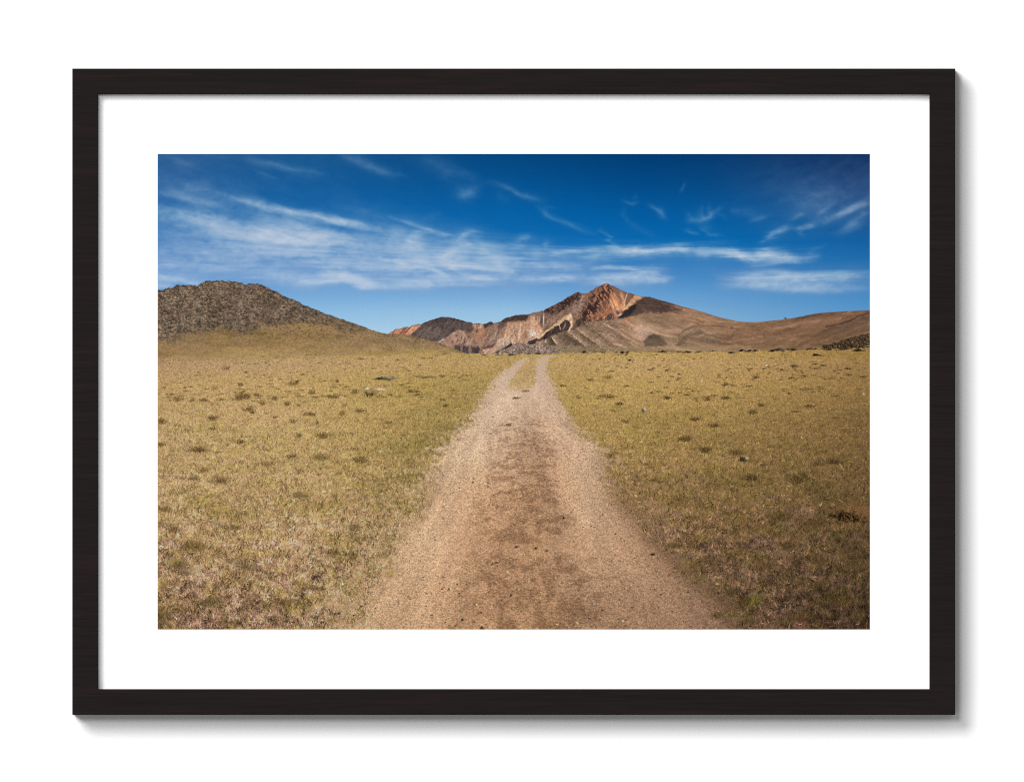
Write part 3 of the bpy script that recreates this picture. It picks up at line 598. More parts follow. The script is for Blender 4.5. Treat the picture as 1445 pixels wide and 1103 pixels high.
TUFTS = [(299.8, 590, 9, 4, .95), (300, 605, 5, 3, .7), (279, 635, 13, 5, .65), (227, 595, 9, 5, .6), (227, 628, 6, 4, .55), (251, 563.5, 7, 4, .65), (270, 565, 4, 3, .5), (286, 564.7, 6, 3, .6), (312, 564, 7, 2, .4), (341.5, 560.7, 13, 6, .6), (361.5, 557, 5, 3, .45), (338.8, 543, 4, 3, .6), (347, 525, 2.5, 2, .55), (319, 520, 5, 3, .45), (349.6, 578, 9, 4, .45), (356, 582, 4, 3, .5), (369.6, 569, 5, 4, .55), (386.8, 562.5, 5, 4, .45), (405, 570, 5, 4, .7), (421, 571.6, 4, 2, .45), (414, 541.7, 8, 4, .4), (418.5, 538, 3, 2, .6), (439.4, 554.4, 5, 3, .5), (468.4, 560, 10, 3, .55), (475.7, 538, 3, 3, .65), (387.7, 589, 5, 2, .45), (412, 595, 6, 3, .4), (440, 585, 7, 3, .45), (447.6, 597, 2, 3, .55), (422, 615, 5, 4, .55), (456.6, 615, 11, 5, .65), (338, 624, 7, 4, .5), (287, 664, 8, 5, .5), (273.5, 676, 8, 4, .45), (312.5, 678.6, 11, 6, .45), (378, 655, 9, 4, .4), (410, 644, 9, 3, .4), (454, 646, 12, 6, .4), (269, 546, 3, 1.5, .55), (234.5, 555.6, 2, 1, .5),
    (245, 746, 10, 6, .8), (231, 719, 9, 4, .55), (274, 771, 18, 7, .45), (521.7, 557, 10, 4, .65), (500, 553.5, 4, 4, .45), (550.7, 557, 4, 2, .55), (581.5, 552.6, 11, 3, .6), (625, 564, 5, 2, .45), (628.7, 572.5, 4, 3, .45), (625, 531, 5, 2.5, .5), (482, 584, 4, 4, .5), (507, 580, 9, 3, .4), (509, 650, 9, 6, .6), (695.8, 588, 3, 1, .75), (665, 594, 3, 1.2, .75), (717.5, 599.7, 5, 2.5, .95), (728, 561.6, 7, 2, .65), (742, 552, 6, 2, .4),
    (794, 544, 5, 2, .55), (885, 544.7, 5, 2, .6), (861.5, 560, 7, 3, .65), (853, 559, 4, 3, .55), (874, 570, 6, 3, .5), (919.5, 554, 3, 2, .55), (941, 561.6, 5, 3, .55), (981, 591.5, 8, 3, .6), (966.7, 619.6, 10, 4.5, .85), (995.7, 635, 11, 5, .75), (861.5, 644, 7, 5, .65), (883, 595, 5, 3, .4), (941, 522.6, 3, 2, .55), (917.7, 521.7, 5, 2, .5), (858, 532.6, 6, 3, .45), (834, 536, 6, 2, .45), (968.5, 557, 5, 2, .45),
    (999, 564, 4, 3, .65), (1024.5, 561.6, 6, 3, .65), (1023.5, 542.6, 5, 3, .5), (1062.5, 582.5, 7, 4, .55), (1075, 571.6, 5, 3, .55), (1008, 600.6, 9, 3, .6), (1040, 638.7, 10, 5, .65), (1058, 675, 13, 6, .7), (1152, 656, 9, 4, .85), (1176, 652, 10, 5, .75), (1125, 677, 12, 6, .65), (1142, 573.4, 7, 3, .6), (1117, 533, 5, 2, .6), (1067, 532.6, 5, 2.5, .6), (1104, 521.7, 3, 2, .55), (1122, 517, 5, 3, .5), (1151, 513.6, 5, 1.5, .55), (1151, 520, 6, 1.5, .55), (1163, 515.4, 5, 2, .55), (1196, 520, 5, 2, .6), (1219, 531.7, 6, 2, .55), (1197.6, 529, 5, 2, .5), (1177, 589.7, 6, 2, .45), (1123, 580.7, 7, 2, .4),
    (1051, 850, 10, 9, .9), (1160, 790, 18, 8, .45), (1210, 800, 16, 8, .5), (1110, 770, 16, 6, .4), (1035, 835, 14, 6, .5), (1190, 850, 20, 8, .5), (1100, 730, 14, 6, .35), (960, 705, 10, 5, .45), (950, 770, 12, 5, .4), (1010, 870, 10, 6, .4), (330, 745, 14, 5, .25), (420, 700, 12, 5, .25), (350, 800, 18, 6, .3), (400, 850, 18, 7, .3), (300, 850, 18, 8, .35), (470, 780, 12, 6, .3), (500, 745, 10, 5, .3), (250, 800, 16, 8, .35), (230, 870, 14, 8, .4), (440, 830, 14, 5, .3), (1080, 800, 18, 7, .4), (1150, 740, 14, 6, .35), (1130, 870, 18, 7, .45)]

def paint_tufts():
    far = []
    for k in range(900):                                   # small far ones by chance, fewer and larger nearer
        y = 500 + 62 * rng.random() ** 1.25; x = rng.uniform(224, 1226)
        if 688 - (y - 510) * 1.0 < x < 800 + (y - 510) * .3: continue
        if float(noise(np.array([x / 48.]), np.array([y / 11.]), 401)[0]) < .35 + .35 * rng.random(): continue
        s = (y - 490) / 70
        far.append((x, y, (2.0 + 4.6 * s) * rng.uniform(.5, 1.5), (.8 + 1.5 * s) * rng.uniform(.6, 1.3), rng.uniform(.16, .5)))
    for k in range(70):
        y = rng.uniform(560, 700); x = rng.uniform(224, 1226)
        if xs_at(LEFT, y) - 14 < x < xs_at(RIGHT, y) + 10: continue
        s = (y - 490) / 200
        far.append((x, y, (4 + 6 * s) * rng.uniform(.6, 1.2), (2 + 3 * s) * rng.uniform(.6, 1.1), rng.uniform(.12, .3)))
    for (x, y, w, h, a) in [(x, y, w, h, min(1, a * (1.35 if x > 800 else 1.1))) for (x, y, w, h, a) in far] + [(x, y, w * 1.5, h * 1.4, min(1, a * (1.45 if x > 780 else 1.2))) for (x, y, w, h, a) in TUFTS]:
        s = window(x - w * 1.7, y - h * 1.7, x + w * 1.7, y + h * 1.7)
        if XX[s].size == 0: continue
        X, Y = XX[s], YY[s]; sc = max(.8, h * .35)
        rag = fbm(X / sc, Y / sc, 3, int(x)) - .5
        d = np.hypot((X - x + .25 * (Y - y)) / (w * .62), (Y - y) / (h * .62)) + rag * 1.5
        k = sstep(1.2, .25, d) * min(a, .9) * .8
        tone = np.array([(92, 68, 40), (74, 56, 34), (84, 72, 48), (104, 80, 50)], F)[rng.integers(0, 4)]
        tone = tone * (.85 if x > 900 else 1.0)
        blend(img, s, tone, k)
        n = int(12 + w * h * .9)
        bx = x + rng.normal(0, w * .33, n); by = y + np.abs(rng.normal(0, h * .3, n)) - h * .1
        L = h * rng.uniform(.5, 1.25, n) * (.9 if h > 3 else .6)
        an = np.pi / 2 + rng.normal(0, .55, n) - (bx - x) / w * .5
        c = np.where(rng.random((n, 1)) < .68, tone[None] * rng.uniform(.55, 1.15, (n, 1)), np.array([[160, 128, 74]]) * rng.uniform(.6, 1.15, (n, 1)) * (.8 if x > 900 else 1))
        scatter(n, bx.astype(F), by.astype(F), L.astype(F), an.astype(F), c.astype(F), np.full(n, min(.85, a + .15), F), np.zeros(n, int))

def paint_grass():
    row = np.array(GROUND, F)[:, 3, :]
    for layer, (n, kind) in enumerate([(60000, 'dark'), (80000, 'mid'), (60000, 'light'), (34000, 'dark'), (50000, 'mid'), (36000, 'light'), (14000, 'dark'), (12000, 'light')]):
        y = 503 + 392 * rng.random(n) ** .82; x = rng.uniform(PX0 - 4, PX1 + 4, n)
        s = np.clip((y - 490) / 398, 0, 1)
        iy, ix = ground_at(x, y)
        tr = TRACK[iy, ix]; keep = (rng.random(n) > tr * 1.25 + .02) & (GMASK[iy, ix] > .5)
        q = 3 + 9 * rng.random(n) * s + 3 * s
        clump = noise(x / 3.2, y / 2.2, 300) * (1 - s) + s * (.35 * noise(x / 12, y / 6, 301) + .65 * noise(x / 4.4, y / 3.2, 302))
        hue = .5 * noise(x / 26, y / 11, 305) + .5 * noise(x / 8, y / 5, 306)
        # dark blades gather in the hollows, pale ones on the tussocks
        pr = np.clip((clump - .5) * 3.2 + .55, .04, 1) if kind == 'light' else np.clip((.5 - clump) * 3.2 + .55, .04, 1) if kind == 'dark' else np.full(n, .8)
        keep &= rng.random(n) < pr
        x, y, s, iy, ix, hue, clump = x[keep], y[keep], s[keep], iy[keep], ix[keep], hue[keep], clump[keep]; m = len(x)
        own = img[iy, ix].copy(); b = own.mean(1, keepdims=True)
        gen = np.stack([np.interp(y, GY, row[:, c]) for c in range(3)], 1); gen = gen / gen.mean(1, keepdims=True)
        base = own * .4 + .6 * gen * b
        L = (.8 + 6.2 * s ** .9) * rng.uniform(.35, 1.35, m)
        ang = np.pi / 2 + rng.normal(.0, .7, m); flat = rng.random(m) < .12 + .22 * s; ang = np.where(flat, rng.uniform(-.5, np.pi + .5, m), ang)
        amp = np.interp(y, [500, 540, 620, 760, 888], [.42, .68, .95, 1.15, 1.25])[:, None]
        green = np.clip((hue - .53) * 5 + rng.normal(0, .35, m), 0, 1)[:, None]; litter = np.clip((.46 - hue) * 6 + rng.normal(0, .35, m), 0, 1)[:, None] * np.interp(y, [520, 640, 888], [.2, .6, 1])[:, None]
        tint = np.ones((m, 3)) + green * np.array([[-.05, .0, -.20]]) + litter * np.array([[.03, .005, .06]])
        if kind == 'dark': f = 1 - np.minimum(amp * rng.uniform(.25, .72, (m, 1)), .86)
        elif kind == 'mid': f = 1 + amp * rng.uniform(-.24, .22, (m, 1)) - green * .06
        else: f = 1 + amp * rng.uniform(.08, .52, (m, 1)) * (1 - .35 * green) + litter * .02
        col = np.clip(base * f * tint, 10, 214).astype(F)
        al = np.clip(np.interp(y, [500, 560, 888], [.35, .55, .72]) * rng.uniform(.6, 1.25, m), 0, .92)
        wide = (rng.random(m) < (s - .1)).astype(int) + (rng.random(m) < (s - .55)).astype(int)
        scatter(m, x.astype(F), y.astype(F), L.astype(F), ang.astype(F), col, al.astype(F), wide)

def settle_grass():
    sl = window(PX0, 497, PX1, PY1); y = YY[sl]
    k = (GMASK[sl] * (1 - TRACK[sl]))[..., None]
    img[sl] *= 1 + k * np.array((.022, .008, .14), F) * sstep(497, 515, y)[..., None]

def stone(x, y, w, h, col, dark=.75, seed=0):
    """a stone lit from the right, its dark side to the left"""
    s = window(x - w * 1.4, y - h * 1.6, x + w * 1.4, y + h * 1.6); X, Y = XX[s], YY[s]
    if X.size == 0: return
    rag = fbm(X / max(.8, w * .22), Y / max(.6, h * .3), 3, seed + int(x)) - .5
    d = np.hypot((X - x) / (w * .5), (Y - y) / (h * .5)) + rag * 1.5
    sh = np.hypot((X - x + w * .28) / (w * .55), (Y - y - h * .28) / (h * .42)) + rag * .6
    blend(img, s, (52, 40, 26), sstep(1.15, .6, sh) * .75 * dark)
    k = sstep(1.15, .7, d) * .93
    side = sstep(-.5, .35, (X - x) / w + .5 * (y - Y) / h + rag * .8)
    col = np.array(col, F) * (np.array((1, .965, .86), F) if y > 503 else 1)
    c = np.array(col, F) * (1 - dark * (1 - side))[..., None] * (1 + rag * .8)[..., None]
    blend(img, s, c, k)

def paint_stones():
    global img
    for i, (x, y, w, h, c, d) in enumerate([
        (541, 534, 18, 3.6, (70, 64, 58), .6), (551, 533.4, 16, 3.4, (128, 122, 116), .25), (606, 532, 20, 2.6, (132, 118, 100), .3), (590, 531, 14, 2, (150, 132, 100), .2), (600, 505, 10, 1.6, (138, 120, 100), .3), (512, 506, 14, 2, (134, 118, 96), .35), (565, 507.5, 12, 2.2, (150, 132, 106), .3), (617, 501, 9, 1.8, (140, 124, 104), .3), (487, 500, 5, 1.2, (190, 166, 132), .2), (630, 499.5, 10, 1.8, (140, 122, 104), .3),
        (518, 548, 7, 4.6, (226, 214, 200), .15), (534, 549.2, 20, 3.2, (206, 178, 148), .15), (545, 548.6, 6, 2.6, (216, 196, 170), .1),
        (909.5, 577, 6, 7.6, (196, 190, 184), .35), (1047, 648, 7, 5.5, (58, 50, 44), .5), (1053.5, 647, 7, 6.4, (190, 168, 142), .35), (958.5, 533.5, 6, 1.4, (206, 184, 150), .2), (990, 537.5, 3, 2.2, (232, 226, 214), .1), (1082, 515.6, 4, 2.4, (230, 224, 212), .15), (1086, 517, 5, 3, (140, 124, 100), .4), (1147, 570.6, 5, 2, (190, 164, 128), .3), (1219, 556.5, 7, 2.4, (186, 168, 150), .3), (1219, 555, 3, 1.4, (210, 196, 178), .1), (797, 569, 6, 2.4, (196, 172, 144), .25),
        (271, 806, 28, 10, (178, 160, 132), .15), (262, 808, 10, 6, (168, 148, 120), .2), (451, 788, 15, 4.4, (212, 198, 172), .15), (338, 880, 11, 8, (70, 62, 58), .5), (343, 877, 8, 6, (150, 130, 112), .3), (306, 842, 12, 4, (150, 140, 124), .3), (448, 815, 11, 8, (128, 110, 98), .5), (480, 813, 8, 6, (192, 160, 124), .3), (461, 805, 6, 4, (196, 152, 118), .3), (716, 807, 5, 4.2, (232, 206, 176), .2), (700, 794, 7, 2.6, (56, 48, 44), .3), (721, 840, 3, 5, (30, 28, 30), .3), (652, 874, 4, 5, (44, 40, 40), .3), (645, 824, 2.4, 2, (40, 36, 36), .3), (910, 748, 7, 4, (36, 34, 38), .3), (897, 700, 5, 4, (214, 176, 144), .25), (879, 876, 4.4, 4, (226, 214, 200), .2), (641, 883, 16, 7, (190, 152, 118), .25), (609, 884, 6, 4, (206, 166, 132), .3), (555, 707, 3, 2.4, (216, 200, 168), .2), (558, 707, 4, 3, (186, 160, 124), .3), (568, 699, 3, 2, (230, 214, 184), .1), (1012, 824, 9, 3, (190, 164, 112), .3), (1125, 870, 4, 3.6, (196, 176, 164), .3), (1148, 882, 12, 6, (150, 128, 112), .45), (1107, 850, 10, 3, (160, 138, 114), .4), (1098, 810, 16, 2.6, (120, 100, 84), .4), (1131, 780, 4, 3, (170, 154, 140), .3), (606, 668, 4, 3.4, (214, 186, 142), .2), (726, 575, 2, 1.8, (228, 206, 176), .1), (750, 608, 3, 1.6, (216, 190, 160), .1), (757, 888, 6, 5, (206, 186, 166), .2), (1000, 560, 4, 2, (90, 70, 46), .3)]):
        stone(x, y, w, h, c, d, i)

def paint_pebbles():
    for k in range(750):                                  # pebbles in the track
        y = 560 + 328 * rng.random() ** .8; s = (y - 490) / 398
        x = rng.uniform(xs_at(LEFT, y), xs_at(RIGHT, y)); r = rng.uniform(.5, 1.9) * (.35 + 1.0 * s) * (1.9 if rng.random() < .07 else 1)
        v = rng.random(); b = np.interp(x, [500, 830, 1030], [1, 1, .76])
        c = (np.array((226, 196, 166)) if v < .5 else np.array((150, 116, 88)) if v < .85 else np.array((84, 66, 54))) * b
        stone(x, y, r * 1.5, r, c, .45, k)
    # rocks along the far rim of the plain
    for i, (x, y, w, h, c, d) in enumerate([
        (824.5, 496.6, 6, 3.4, (48, 38, 34), .5), (829, 497.4, 5, 2, (150, 134, 116), .3), (840, 497, 3, 1.6, (70, 58, 46), .4), (852, 497.5, 6, 1.6, (110, 92, 72), .4), (870, 497, 4, 2, (76, 62, 50), .4), (878.5, 496.8, 6, 3.6, (44, 34, 32), .5), (885.5, 497, 6, 2.6, (62, 48, 42), .5), (884, 500, 4, 1.6, (70, 54, 42), .4), (889, 508, 4, 2.8, (38, 28, 24), .4), (927, 500, 3, 1.6, (76, 56, 42), .4), (935, 495.7, 6, 3.4, (40, 32, 30), .5), (940, 496.4, 7, 2.2, (110, 94, 82), .4), (930, 496.6, 6, 1.6, (84, 68, 56), .4), (960, 496.4, 9, 2, (112, 92, 76), .4), (971.5, 496.2, 10, 3.4, (58, 46, 42), .5), (966, 497, 5, 1.8, (76, 60, 50), .4), (986, 496.4, 9, 2.2, (92, 76, 66), .5), (1007, 495, 7, 2, (112, 94, 76), .4), (1031.5, 497.2, 6, 3.2, (40, 32, 32), .5), (1037, 497.2, 7, 2.4, (110, 92, 80), .4), (1047, 494.2, 7, 3.4, (46, 38, 36), .5), (1053, 495.2, 5, 2.2, (96, 80, 70), .4), (1057.5, 494.6, 7, 3.4, (50, 42, 40), .5), (1066, 494.6, 8, 2.8, (84, 70, 64), .5), (1062, 497, 10, 1.6, (150, 126, 92), .3),
        (1092, 494.6, 12, 3.2, (52, 42, 36), .5), (1099, 492.8, 10, 4.4, (66, 54, 50), .5), (1107, 494, 8, 3.8, (156, 138, 118), .4), (1102, 493, 6, 3.4, (96, 82, 74), .4), (1120, 493.2, 10, 3.4, (50, 42, 38), .5), (1113, 492.5, 6, 2.6, (84, 72, 64), .4), (1141, 492.2, 5, 2.8, (70, 58, 48), .4), (1146, 491.8, 6, 2.6, (110, 94, 80), .4), (1152, 492, 5, 2, (84, 68, 54), .4), (1169, 493, 10, 2.2, (52, 42, 34), .5), (1190, 492.8, 14, 2.4, (62, 50, 42), .5), (1197, 490.6, 8, 2.4, (110, 94, 84), .4), (1211.5, 494, 12, 3.8, (44, 34, 30), .5), (1218, 494.4, 10, 1.8, (84, 68, 54), .4), (1151.5, 500.6, 9, 3.2, (44, 34, 28), .4), (1161, 501, 12, 2.6, (142, 114, 82), .4), (1224, 488, 12, 2.4, (128, 108, 92), .4),
        (723, 500.4, 11, 3, (92, 84, 80), .4), (702, 500.6, 5, 2, (80, 72, 62), .4), (710, 501, 7, 1.4, (96, 84, 70), .4), (684, 501, 8, 2, (92, 82, 62), .3), (747, 498.6, 6, 2, (88, 76, 66), .4), (762, 498.8, 10, 2.2, (66, 56, 50), .5), (770, 498.4, 6, 2, (116, 98, 86), .4), (778, 499, 6, 1.2, (130, 112, 92), .3)]):
        stone(x, y, w, h, c, d, 400 + i)

OUT = [(1157.5, 490.5), (1162, 487), (1174, 485), (1185, 481), (1202, 476.4), (1218, 471.4), (1240, 470), (1240, 489), (1218, 491), (1180, 492), (1157.5, 492)]
OUT_ID = np.zeros((H, W), bool)
def paint_outcrop():
    s = window(1150, 464, PX1, 496); x = XX[s]; y = YY[s]
    wx = x + (fbm(x / 3, y / 3, 3, 501) - .5) * 5; wy = y + (fbm(x / 3, y / 3, 3, 503) - .5) * 4
    ins = inside(OUT, wx, wy); d, _ = polyline_dist(OUT + [OUT[0]], wx, wy); k = sstep(-.6, .6, np.where(ins, d, -d))
    OUT_ID[s] = inside(OUT, x, y)
    rb, r = rubble(x, y, 2.2, 21)
    c = np.array((78, 62, 46), F) * (.12 + .95 * rb ** 1.3)[..., None]
    lt = sstep(.72, .84, fbm(x / 2.2, y / 1.5, 2, 505))[..., None] * .5
    c = c * (1 - lt) + np.array((138, 116, 90), F) * lt
    blend(img, s, c, k)

def paint_special():
    for i, (sx, sy, sw, sh, c, d) in enumerate([(547, 533.6, 26, 4.0, (128, 121, 114), .35), (518, 548, 8, 4.6, (222, 208, 192), .2), (534, 549.4, 26, 4.6, (212, 186, 158), .15), (606, 532, 22, 2.4, (140, 126, 106), .3), (909.5, 577, 5.6, 7.4, (190, 180, 168), .4), (1052.5, 647, 8, 6.6, (176, 152, 126), .6), (451, 788, 15, 4.6, (202, 186, 156), .2), (271, 806, 26, 9, (172, 152, 122), .2)]): stone(sx, sy, sw, sh, c, d, 700 + i)
    # the big tussock at the right edge with its deep shade, a green tuft by the track, red stems
    s = window(1155, 698, PX1, 752); x = XX[s]; y = YY[s]
    rag = fbm(x / 4, y / 3, 3, 601) - .5
    d = np.hypot((x - 1196 + .2 * (730 - y)) / 30, (y - 730 - (x - 1197) * .10) / 9) + rag * 1.2
    def tuss(n, cx, cy, sx, sy, L0, L1, pal, lean=0, sp=.5, al=.8):
        bx = cx + rng.normal(0, sx, n); by = cy + rng.normal(0, sy, n); L = rng.uniform(L0, L1, n)
        an = np.pi / 2 + rng.normal(0, sp, n) + lean - (bx - cx) / (sx * 4 + 1e-3) * .5
        c = np.array(pal, F)[rng.integers(0, len(pal), n)] * rng.uniform(.7, 1.15, (n, 1))
        scatter(n, bx.astype(F), by.astype(F), L.astype(F), an.astype(F), c.astype(F), np.full(n, al, F), (rng.random(n) < .3).astype(int))
    tan = [(146, 108, 66), (122, 90, 58), (168, 126, 80), (92, 66, 40), (134, 96, 68)]
    s5 = window(1165, 694, PX1, 735); d5 = np.hypot((XX[s5] - 1204) / 24, (YY[s5] - 720) / 13) + (fbm(XX[s5] / 4, YY[s5] / 3, 3, 605) - .5) * .9
    blend(img, s5, (96, 68, 42), sstep(1.1, .4, d5) * .7)
    tuss(420, 1206, 727, 13, 3.5, 9, 22, tan, 0, .42, .9)
    blend(img, s, (16, 11, 7), sstep(1.15, .25, d) * .92)
    tuss(50, 1208, 734, 12, 3, 10, 20, tan, 0, .4, .8)
    tuss(40, 1197, 742, 12, 2, 6, 12, [(120, 92, 54), (60, 44, 26), (150, 118, 70)]); tuss(120, 1197, 745, 18, 2, 3, 7, tan)
    tuss(90, 1064, 852, 5, 4, 9, 20, [(126, 116, 46), (104, 100, 38), (160, 140, 66), (90, 84, 34)], -.15)
    tuss(60, 1050, 846, 6, 5, 5, 10, [(40, 32, 20), (28, 24, 16), (70, 58, 34)])
    tuss(34, 1132, 880, 6, 5, 5, 11, [(128, 58, 46), (150, 76, 60)], -.5, .5, .65); tuss(20, 1165, 884, 8, 3, 5, 9, [(118, 60, 48)], -.3, .6, .5)
    tuss(26, 448, 786, 12, 4, 3, 7, [(168, 104, 74), (150, 92, 70)], 0, .9, .5); tuss(20, 1066, 573, 7, 1.5, 2, 4, [(176, 112, 78)], 0, .9, .5)
    for (cx, cy, w) in [(500, 868, 16), (492, 838, 10), (525, 812, 12), (540, 786, 9), (560, 760, 8), (600, 716, 8), (484, 880, 14), (1030, 868, 10), (985, 800, 8), (935, 740, 6)]:
        g = [(134, 118, 52), (112, 100, 42), (160, 138, 72), (88, 76, 36)] if cx < 800 else [(96, 84, 40), (78, 66, 32), (118, 98, 52)]
        tuss(int(w * 6), cx, cy, w * .8, w * .3, 3, 8, g, 0, .7, .7)

def paint_stray_grass():
    # small tufts creeping into the wheel tracks from both verges
    n = 5200
    y = 540 + 348 * rng.random(n) ** .8; s = (y - 490) / 398
    side = rng.random(n) < .6
    off = np.abs(rng.normal(0, 1, n)) * (6 + 34 * s)
    x = np.where(side, xs_at(LEFT, y) - 10 * s + off, xs_at(RIGHT, y) + 10 * s - off)
    keep = noise(x / (4 + 9 * s), y / (3 + 5 * s), 411) + .25 * noise(x / 30, y / 20, 413) > .70
    x, y, s, side = x[keep].astype(F), y[keep].astype(F), s[keep], side[keep]; m = len(x)
    pal = np.array([(150, 132, 70), (126, 110, 54), (104, 88, 46), (176, 150, 92), (90, 72, 42)], F)[rng.integers(0, 5, m)]
    c = pal * np.interp(x, [400, 830, 1060], [1.05, .95, .68])[:, None].astype(F)
    scatter(m, x, y, ((1.2 + 5 * s) * rng.uniform(.5, 1.2, m)).astype(F), (np.pi / 2 + rng.normal(0, .7, m)).astype(F), c.astype(F), np.full(m, .75, F), (rng.random(m) < s - .3).astype(int))

def paint_picture():
    paint_sky(); paint_mountain(); paint_hill(); paint_plain(); paint_outcrop(); paint_stones(); paint_grass(); settle_grass(); paint_stray_grass(); paint_tufts(); paint_special(); paint_pebbles()
    x = XX; y = YY
    out = img + (rng.random((H, W, 1)).astype(F) - .5) * 5
    blur = out
    for ax in (0, 1):
        b_ = np.pad(blur, [(2, 2) if q == ax else (0, 0) for q in range(3)], 'edge'); n_ = blur.shape[ax]
        T_ = lambda o: np.take(b_, range(o, o + n_), ax)
        blur = (T_(0) + T_(4) + 2 * T_(1) + 2 * T_(2) + 2 * T_(3)) / 8
    crisp = np.where(MTN + (YY > 500) * GMASK > .5, .8, np.where(HMASK > .5, .25, .08))[..., None].astype(F)
    out = np.clip(out + (out - blur) * crisp, 0, 255)
    ids = np.zeros((H, W), np.uint8)
    ids[MTN > .5] = 1
    ids[HMASK > .5] = 2
    ids[OUT_ID] = 3
    far = curve(PLAIN, XX[0])[None, :]
    g = (YY > far) & ~OUT_ID
    ids[g] = 4
    ids[TRACK_ID & g] = 5
    lin = np.where(out / 255 <= .04045, out / 255 / 12.92, ((out / 255 + .055) / 1.055) ** 2.4).astype(F)
    lin = lin.reshape(PH, SS, PW, SS, 3).mean((1, 3))
    return lin, ids[SS // 2::SS, SS // 2::SS]

# ---------------------------------------------------------------------------
#  The scene: one framed print on a white wall
# ---------------------------------------------------------------------------
sc = bpy.context.scene
U = 0.00065                    # metres per 1/1445th of the wall width in view
CX, CZ = 722.5, 551.5
HANG = 1.5                     # height of the middle of the view above the floor

def at(px, py):
    return (px - CX) * U, HANG + (CZ - py) * U

def link(name, mesh, mat, parent=None):
    o = bpy.data.objects.new(name, mesh)
    sc.collection.objects.link(o)
    if mat: mesh.materials.append(mat)
    if parent is not None: o.parent = parent
    return o

def node_material(name):
    m = bpy.data.materials.new(name); m.use_nodes = True
    nt = m.node_tree
    return m, nt, nt.nodes['Principled BSDF']

# ---- materials
def wall_paint():
    m, nt, b = node_material('white_wall_paint')
    tc = nt.nodes.new('ShaderNodeTexCoord')
    n = nt.nodes.new('ShaderNodeTexNoise'); n.inputs['Scale'].default_value = 160; n.inputs['Detail'].default_value = 4
    n2 = nt.nodes.new('ShaderNodeTexNoise'); n2.inputs['Scale'].default_value = 6
    mix = nt.nodes.new('ShaderNodeMix'); mix.data_type = 'RGBA'
    mix.inputs['A'].default_value = (.80, .80, .80, 1); mix.inputs['B'].default_value = (.82, .82, .82, 1)
    bp = nt.nodes.new('ShaderNodeBump'); bp.inputs['Strength'].default_value = .03; bp.inputs['Distance'].default_value = .0004
    L = nt.links.new
    L(tc.outputs['Object'], n.inputs['Vector']); L(tc.outputs['Object'], n2.inputs['Vector'])
    L(n2.outputs['Fac'], mix.inputs['Factor']); L(mix.outputs['Result'], b.inputs['Base Color'])
    L(n.outputs['Fac'], bp.inputs['Height']); L(bp.outputs['Normal'], b.inputs['Normal'])
    b.inputs['Roughness'].default_value = .9; b.inputs['Specular IOR Level'].default_value = .1
    return m

def frame_wood():
    m, nt, b = node_material('dark_stained_wood')
    L = nt.links.new
    tc = nt.nodes.new('ShaderNodeTexCoord')
    mp = nt.nodes.new('ShaderNodeMapping'); mp.inputs['Scale'].default_value = (14, 14, 520)
    n = nt.nodes.new('ShaderNodeTexNoise'); n.inputs['Scale'].default_value = 1; n.inputs['Detail'].default_value = 5; n.inputs['Roughness'].default_value = .6; n.inputs['Distortion'].default_value = .6
    cr = nt.nodes.new('ShaderNodeValToRGB')
    cr.color_ramp.elements[0].position = .30; cr.color_ramp.elements[0].color = (.0088, .0068, .0068, 1)
    cr.color_ramp.elements[1].position = .72; cr.color_ramp.elements[1].color = (.0136, .0104, .0102, 1)
    mp2 = nt.nodes.new('ShaderNodeMapping'); mp2.inputs['Scale'].default_value = (9, 9, 110)
    n2 = nt.nodes.new('ShaderNodeTexNoise'); n2.inputs['Scale'].default_value = 1; n2.inputs['Detail'].default_value = 3
    r2 = nt.nodes.new('ShaderNodeValToRGB'); r2.color_ramp.elements[0].position = .56; r2.color_ramp.elements[1].position = .72
    r2.color_ramp.elements[0].color = (0, 0, 0, 1); r2.color_ramp.elements[1].color = (.7, .7, .7, 1)
    mix = nt.nodes.new('ShaderNodeMix'); mix.data_type = 'RGBA'; mix.inputs['B'].default_value = (.0172, .0100, .0102, 1)
    bp = nt.nodes.new('ShaderNodeBump'); bp.inputs['Strength'].default_value = .15; bp.inputs['Distance'].default_value = .0002
    L(tc.outputs['Object'], mp.inputs['Vector']); L(mp.outputs['Vector'], n.inputs['Vector']); L(n.outputs['Fac'], cr.inputs['Fac'])
    L(tc.outputs['Object'], mp2.inputs['Vector']); L(mp2.outputs['Vector'], n2.inputs['Vector']); L(n2.outputs['Fac'], r2.inputs['Fac'])
    L(r2.outputs['Color'], mix.inputs['Factor']); L(cr.outputs['Color'], mix.inputs['A']); L(mix.outputs['Result'], b.inputs['Base Color'])
    L(n.outputs['Fac'], bp.inputs['Height']); L(bp.outputs['Normal'], b.inputs['Normal'])
    b.inputs['Roughness'].default_value = .7; b.inputs['Specular IOR Level'].default_value = .02
    return m

def board(name, col):
    m, nt, b = node_material(name)
    L = nt.links.new
    tc = nt.nodes.new('ShaderNodeTexCoord')
    n = nt.nodes.new('ShaderNodeTexNoise'); n.inputs['Scale'].default_value = 900; n.inputs['Detail'].default_value = 3
    mix = nt.nodes.new('ShaderNodeMix'); mix.data_type = 'RGBA'
    mix.inputs['A'].default_value = (*[c * .985 for c in col], 1); mix.inputs['B'].default_value = (*col, 1)
    L(tc.outputs['Object'], n.inputs['Vector']); L(n.outputs['Fac'], mix.inputs['Factor']); L(mix.outputs['Result'], b.inputs['Base Color'])
    b.inputs['Roughness'].default_value = .9; b.inputs['Specular IOR Level'].default_value = .1
    return m

